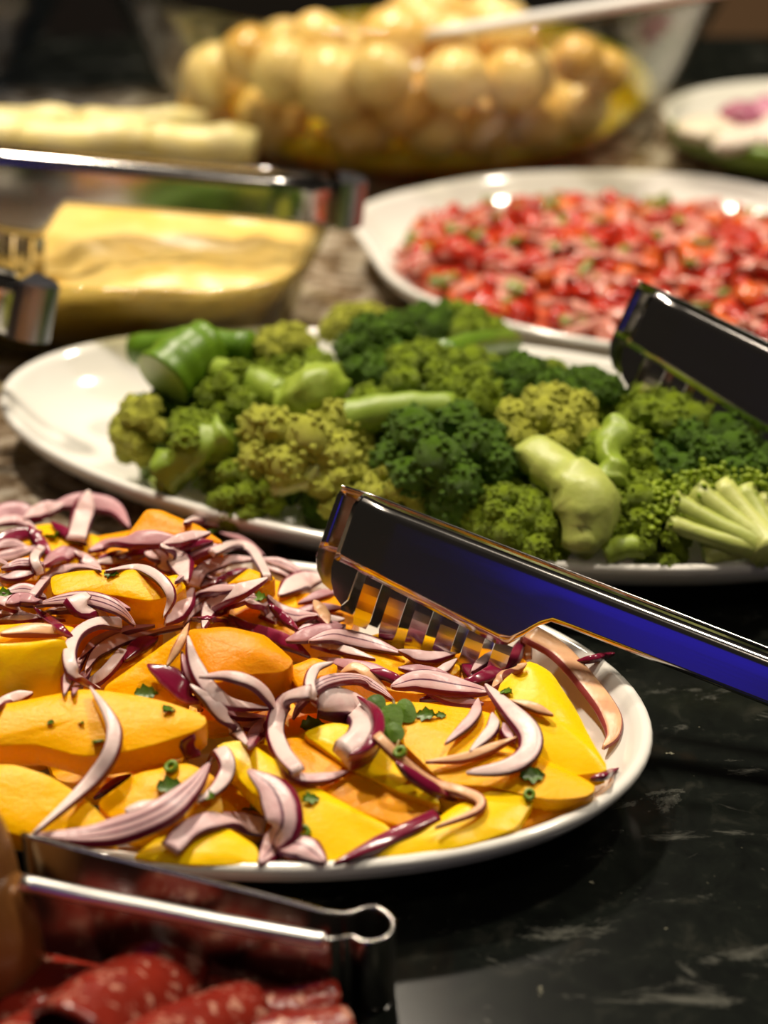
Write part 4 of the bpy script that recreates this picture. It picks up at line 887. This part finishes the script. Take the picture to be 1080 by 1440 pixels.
# ------------------------------------------------------------------ far plate salad
def lump(name, px, py, z, dims, rot, mat, label, cat, group, tilt=0, seed=0):
    bm = bmesh.new(); bmesh.ops.create_icosphere(bm, subdivisions=3, radius=1)
    for v in bm.verts: v.co *= 1 + .18 * noise.noise(v.co * 2 + Vector((seed * 3.1, 0, 0)))
    me = bpy.data.meshes.new(name); bm.to_mesh(me); bm.free(); me.materials.append(M[mat]); me.polygons.foreach_set('use_smooth', [True] * len(me.polygons))
    o = link(name, me, None, P(px, py, z)); o.scale = dims; o.rotation_euler = (tilt, 0, math.radians(rot)); return tag(o, label, cat, group)
GS = 'salad on the far right plate'
vs, fs = [], []
cp = catmull([P(x, y, .030) for x, y in [(945, 182), (985, 196), (1030, 212), (1085, 222), (1140, 224)]], 20)
for i, p in enumerate(cp):
    for (u_, v_) in ((0, -.010), (-.004, .002), (0, .006), (.004, .005), (.006, -.010)): vs.append(p + Vector((0, u_, v_)))
for i in range(19):
    for k in range(5): fs.append([i * 5 + k, i * 5 + (k + 1) % 5, (i + 1) * 5 + (k + 1) % 5, (i + 1) * 5 + k])
fs += [list(range(5)), [95 + k for k in range(5)][::-1]]
tag(centred('lettuce_edge', vs, fs, M['cucumber']), 'curved green leaf edge at the front of the far right plate', 'leaf')
for i, (x, y, z, d, mt, lb) in enumerate([(1000, 182, .034, (.022, .016, .008), 'cabbage', 'pale shred clump nearest the bowl on the far right plate'), (1040, 165, .040, (.014, .012, .010), 'cabbage_p', 'purple cabbage clump on the far right plate'),
                                          (1078, 160, .040, (.016, .016, .010), 'cabbage_p', 'pink cabbage clump at the right picture edge'), (1050, 195, .036, (.026, .012, .008), 'cabbage', 'pale shred clump behind the green leaf edge'),
                                          (1110, 185, .038, (.03, .018, .012), 'cabbage', 'pale salad heap outside the right picture edge')]):
    lump('cabbage_clump', x, y, z, d, 10 * i, mt, lb, 'salad', GS, 0, i)

# ------------------------------------------------------------------ loop tongs in front
def ztop(x): return .030 + .022 * max(0, min(1, (480 - x) / 440))
far = [(30, 1171), (120, 1194), (220, 1219), (320, 1244), (400, 1264), (455, 1279), (482, 1283)]
loop = [(497, 1281), (512, 1275), (528, 1274), (542, 1281), (552, 1293), (552, 1306), (542, 1317), (525, 1322), (507, 1321), (494, 1315)]
near = [(480, 1318), (455, 1318), (400, 1308), (300, 1290), (200, 1270), (110, 1253), (30, 1236)]
E0 = P(550, 1300, 0); te = empty('buffet_tongs', E0); tag(te, 'flat steel spring tongs with looped end in the foreground', 'tongs')
def strip(name, pts, h, mat):
    vs, fs = [], []; cl = [P(x, y, ztop(x)) for x, y in pts]; cl = catmull(cl, len(cl) * 5)
    for p in cl:
        for q in (0, .05, .5, .95, 1): vs.append(p - Vector((0, 0, h * q)) - E0)
    for i in range(len(cl) - 1):
        for k in range(4): fs.append([i * 5 + k, i * 5 + k + 1, (i + 1) * 5 + k + 1, (i + 1) * 5 + k])
    return solid(link(name, mesh(name, vs, fs, mat), te), .0013)
strip('arm', far, .028, M['steel_e']); strip('spring_loop', far[-1:] + loop + near[:1], .030, M['steel_e']); nr = strip('arm', near, .028, M['steel_e'])
vs, fs = [], []; cl = catmull([P(x, y, ztop(x) - .001) - E0 + Vector((0, -.0015, 0)) for x, y in near[1:]], 24); tube(vs, fs, cl, .0026, 10)
link('rolled_edge', mesh('rolled_edge', vs, fs, M['spoon']), te)

# ------------------------------------------------------------------ salami and ham in the foreground
def salami(px, py, z, R_, bend, rx, ry, rz, label, seed=0):
    n, m = 40, 12; vs, fs = [], []; top = []
    def mp(u, v, t):
        a = v / bend; r = bend - t
        return Vector((u, r * math.sin(a), r * math.cos(a) - bend)) * 1.0
    for t in (0, .0028):
        vs.append(mp(0, 0, t))
        for i in range(1, m + 1):
            for k in range(n):
                an = 2 * math.pi * k / n; rr_ = R_ * i / m * (1 + .04 * math.sin(3 * an + seed)); u, v = rr_ * math.cos(an), rr_ * math.sin(an)
                p = mp(u, v, t); p.z += noise.noise(Vector((u * 45 + seed, v * 45, 0))) * .0022; vs.append(p)
    N = 1 + n * m
    for s in (0, 1):
        b = s * N
        for k in range(n): fs.append([b, b + 1 + k, b + 1 + (k + 1) % n])
        for i in range(m - 1):
            for k in range(n): k2 = (k + 1) % n; a = b + 1 + i * n; fs.append([a + k, a + n + k, a + n + k2, a + k2])
    for k in range(n): k2 = (k + 1) % n; a = 1 + (m - 1) * n; fs.append([a + k, a + k2, N + a + k2, N + a + k])
    me = fix_normals(mesh('salami_slice', vs, fs, M['salami'])); o = link('salami_slice', me, None, P(px, py, z)); o.rotation_euler = (rx, ry, rz)
    return tag(o, label, 'salami', 'salami slices in the foreground')
salami(185, 1362, .036, .034, .017, 0.15, .35, 1.15, 'domed folded salami slice at the top of the pile', 1)
salami(340, 1408, .018, .030, .010, 0.0, .05, .30, 'narrow folded salami slice pointing right in the middle of the pile', 2)
salami(350, 1446, .018, .032, .010, 0.1, 0, .22, 'lowest folded salami slice at the bottom right of the pile', 3)
salami(90, 1365, .020, .034, .03, .2, 0, 2.4, 'dark salami slice under the steel tongs at left', 4)
salami(250, 1368, .016, .036, .05, -.1, .1, .5, 'dark salami slice behind the domed one', 5)
salami(60, 1440, .030, .036, .016, .1, .3, 1.0, 'salami slice at the lower left corner', 6)
salami(270, 1430, .030, .030, .014, .2, .3, .9, 'salami slice fold below the domed one', 7)
hm = empty('ham_slice', P(-52, 1400, 0)); tag(hm, 'rolled amber brown ham slice standing at the lower left edge', 'ham')
for j, (cx, r0, hh, a0, a1) in enumerate([(0, .021, .078, -2.6, .9), (-.004, .0165, .066, -2.4, .8), (.002, .0255, .050, -2.3, .5)]):
    vs, fs = [], []; n, m = 30, 14
    for i in range(m + 1):
        t = i / m
        for k in range(n + 1):
            a = a0 + (a1 - a0) * k / n; r = r0 * (math.sin(math.pi * (.16 + .70 * t)) ** .6) * (1 + .05 * math.sin(a * 3 + j)); z = hh * t + .004 * math.sin(a * 2 + j) * t
            vs.append((cx + r * math.cos(a), r * math.sin(a), z))
    for i in range(m):
        for k in range(n): fs.append([i * (n + 1) + k, i * (n + 1) + k + 1, (i + 1) * (n + 1) + k + 1, (i + 1) * (n + 1) + k])
    p = solid(link('fold', mesh('fold', vs, fs, M['ham']), hm), .0016)
    v2, f2 = [], []; tube(v2, f2, vs[m * (n + 1):], .0009, 6); q = link('fat_edge', mesh('fat_edge', v2, f2, M['hamfat']), p)
    v2, f2 = [], []; tube(v2, f2, [vs[i * (n + 1) + n] for i in range(m + 1)], .0009, 6); link('fat_edge', mesh('fat_edge', v2, f2, M['hamfat']), p)

# ------------------------------------------------------------------ blurred things at the back
v, f = [], []; n = 64; c = Vector((-.37, 1.42, 0)); prof = [(.0, .05), (.006, .09), (.03, .125), (.08, .158), (.13, .175), (.133, .174), (.13, .170), (.08, .153), (.03, .12), (.012, .085)]
for z, r in prof:
    for k in range(n): a = 2 * math.pi * k / n; v.append((c.x + r * math.cos(a), c.y + r * math.sin(a), z))
for i in range(len(prof) - 1):
    for k in range(n): k2 = (k + 1) % n; f.append([i * n + k, i * n + k2, (i + 1) * n + k2, (i + 1) * n + k])
f += [list(range(n))[::-1], [(len(prof) - 1) * n + k for k in range(n)]]
tag(centred('glass_bowl', v, f, M['glass_b']), 'empty blue grey glass bowl at the upper left corner', 'bowl')
tag(slab('wooden_rail', (.55, 1.95, -.12), (.6, .05, .10), M['wood']), 'brown wooden rail in the dark at the upper right corner', 'rail')
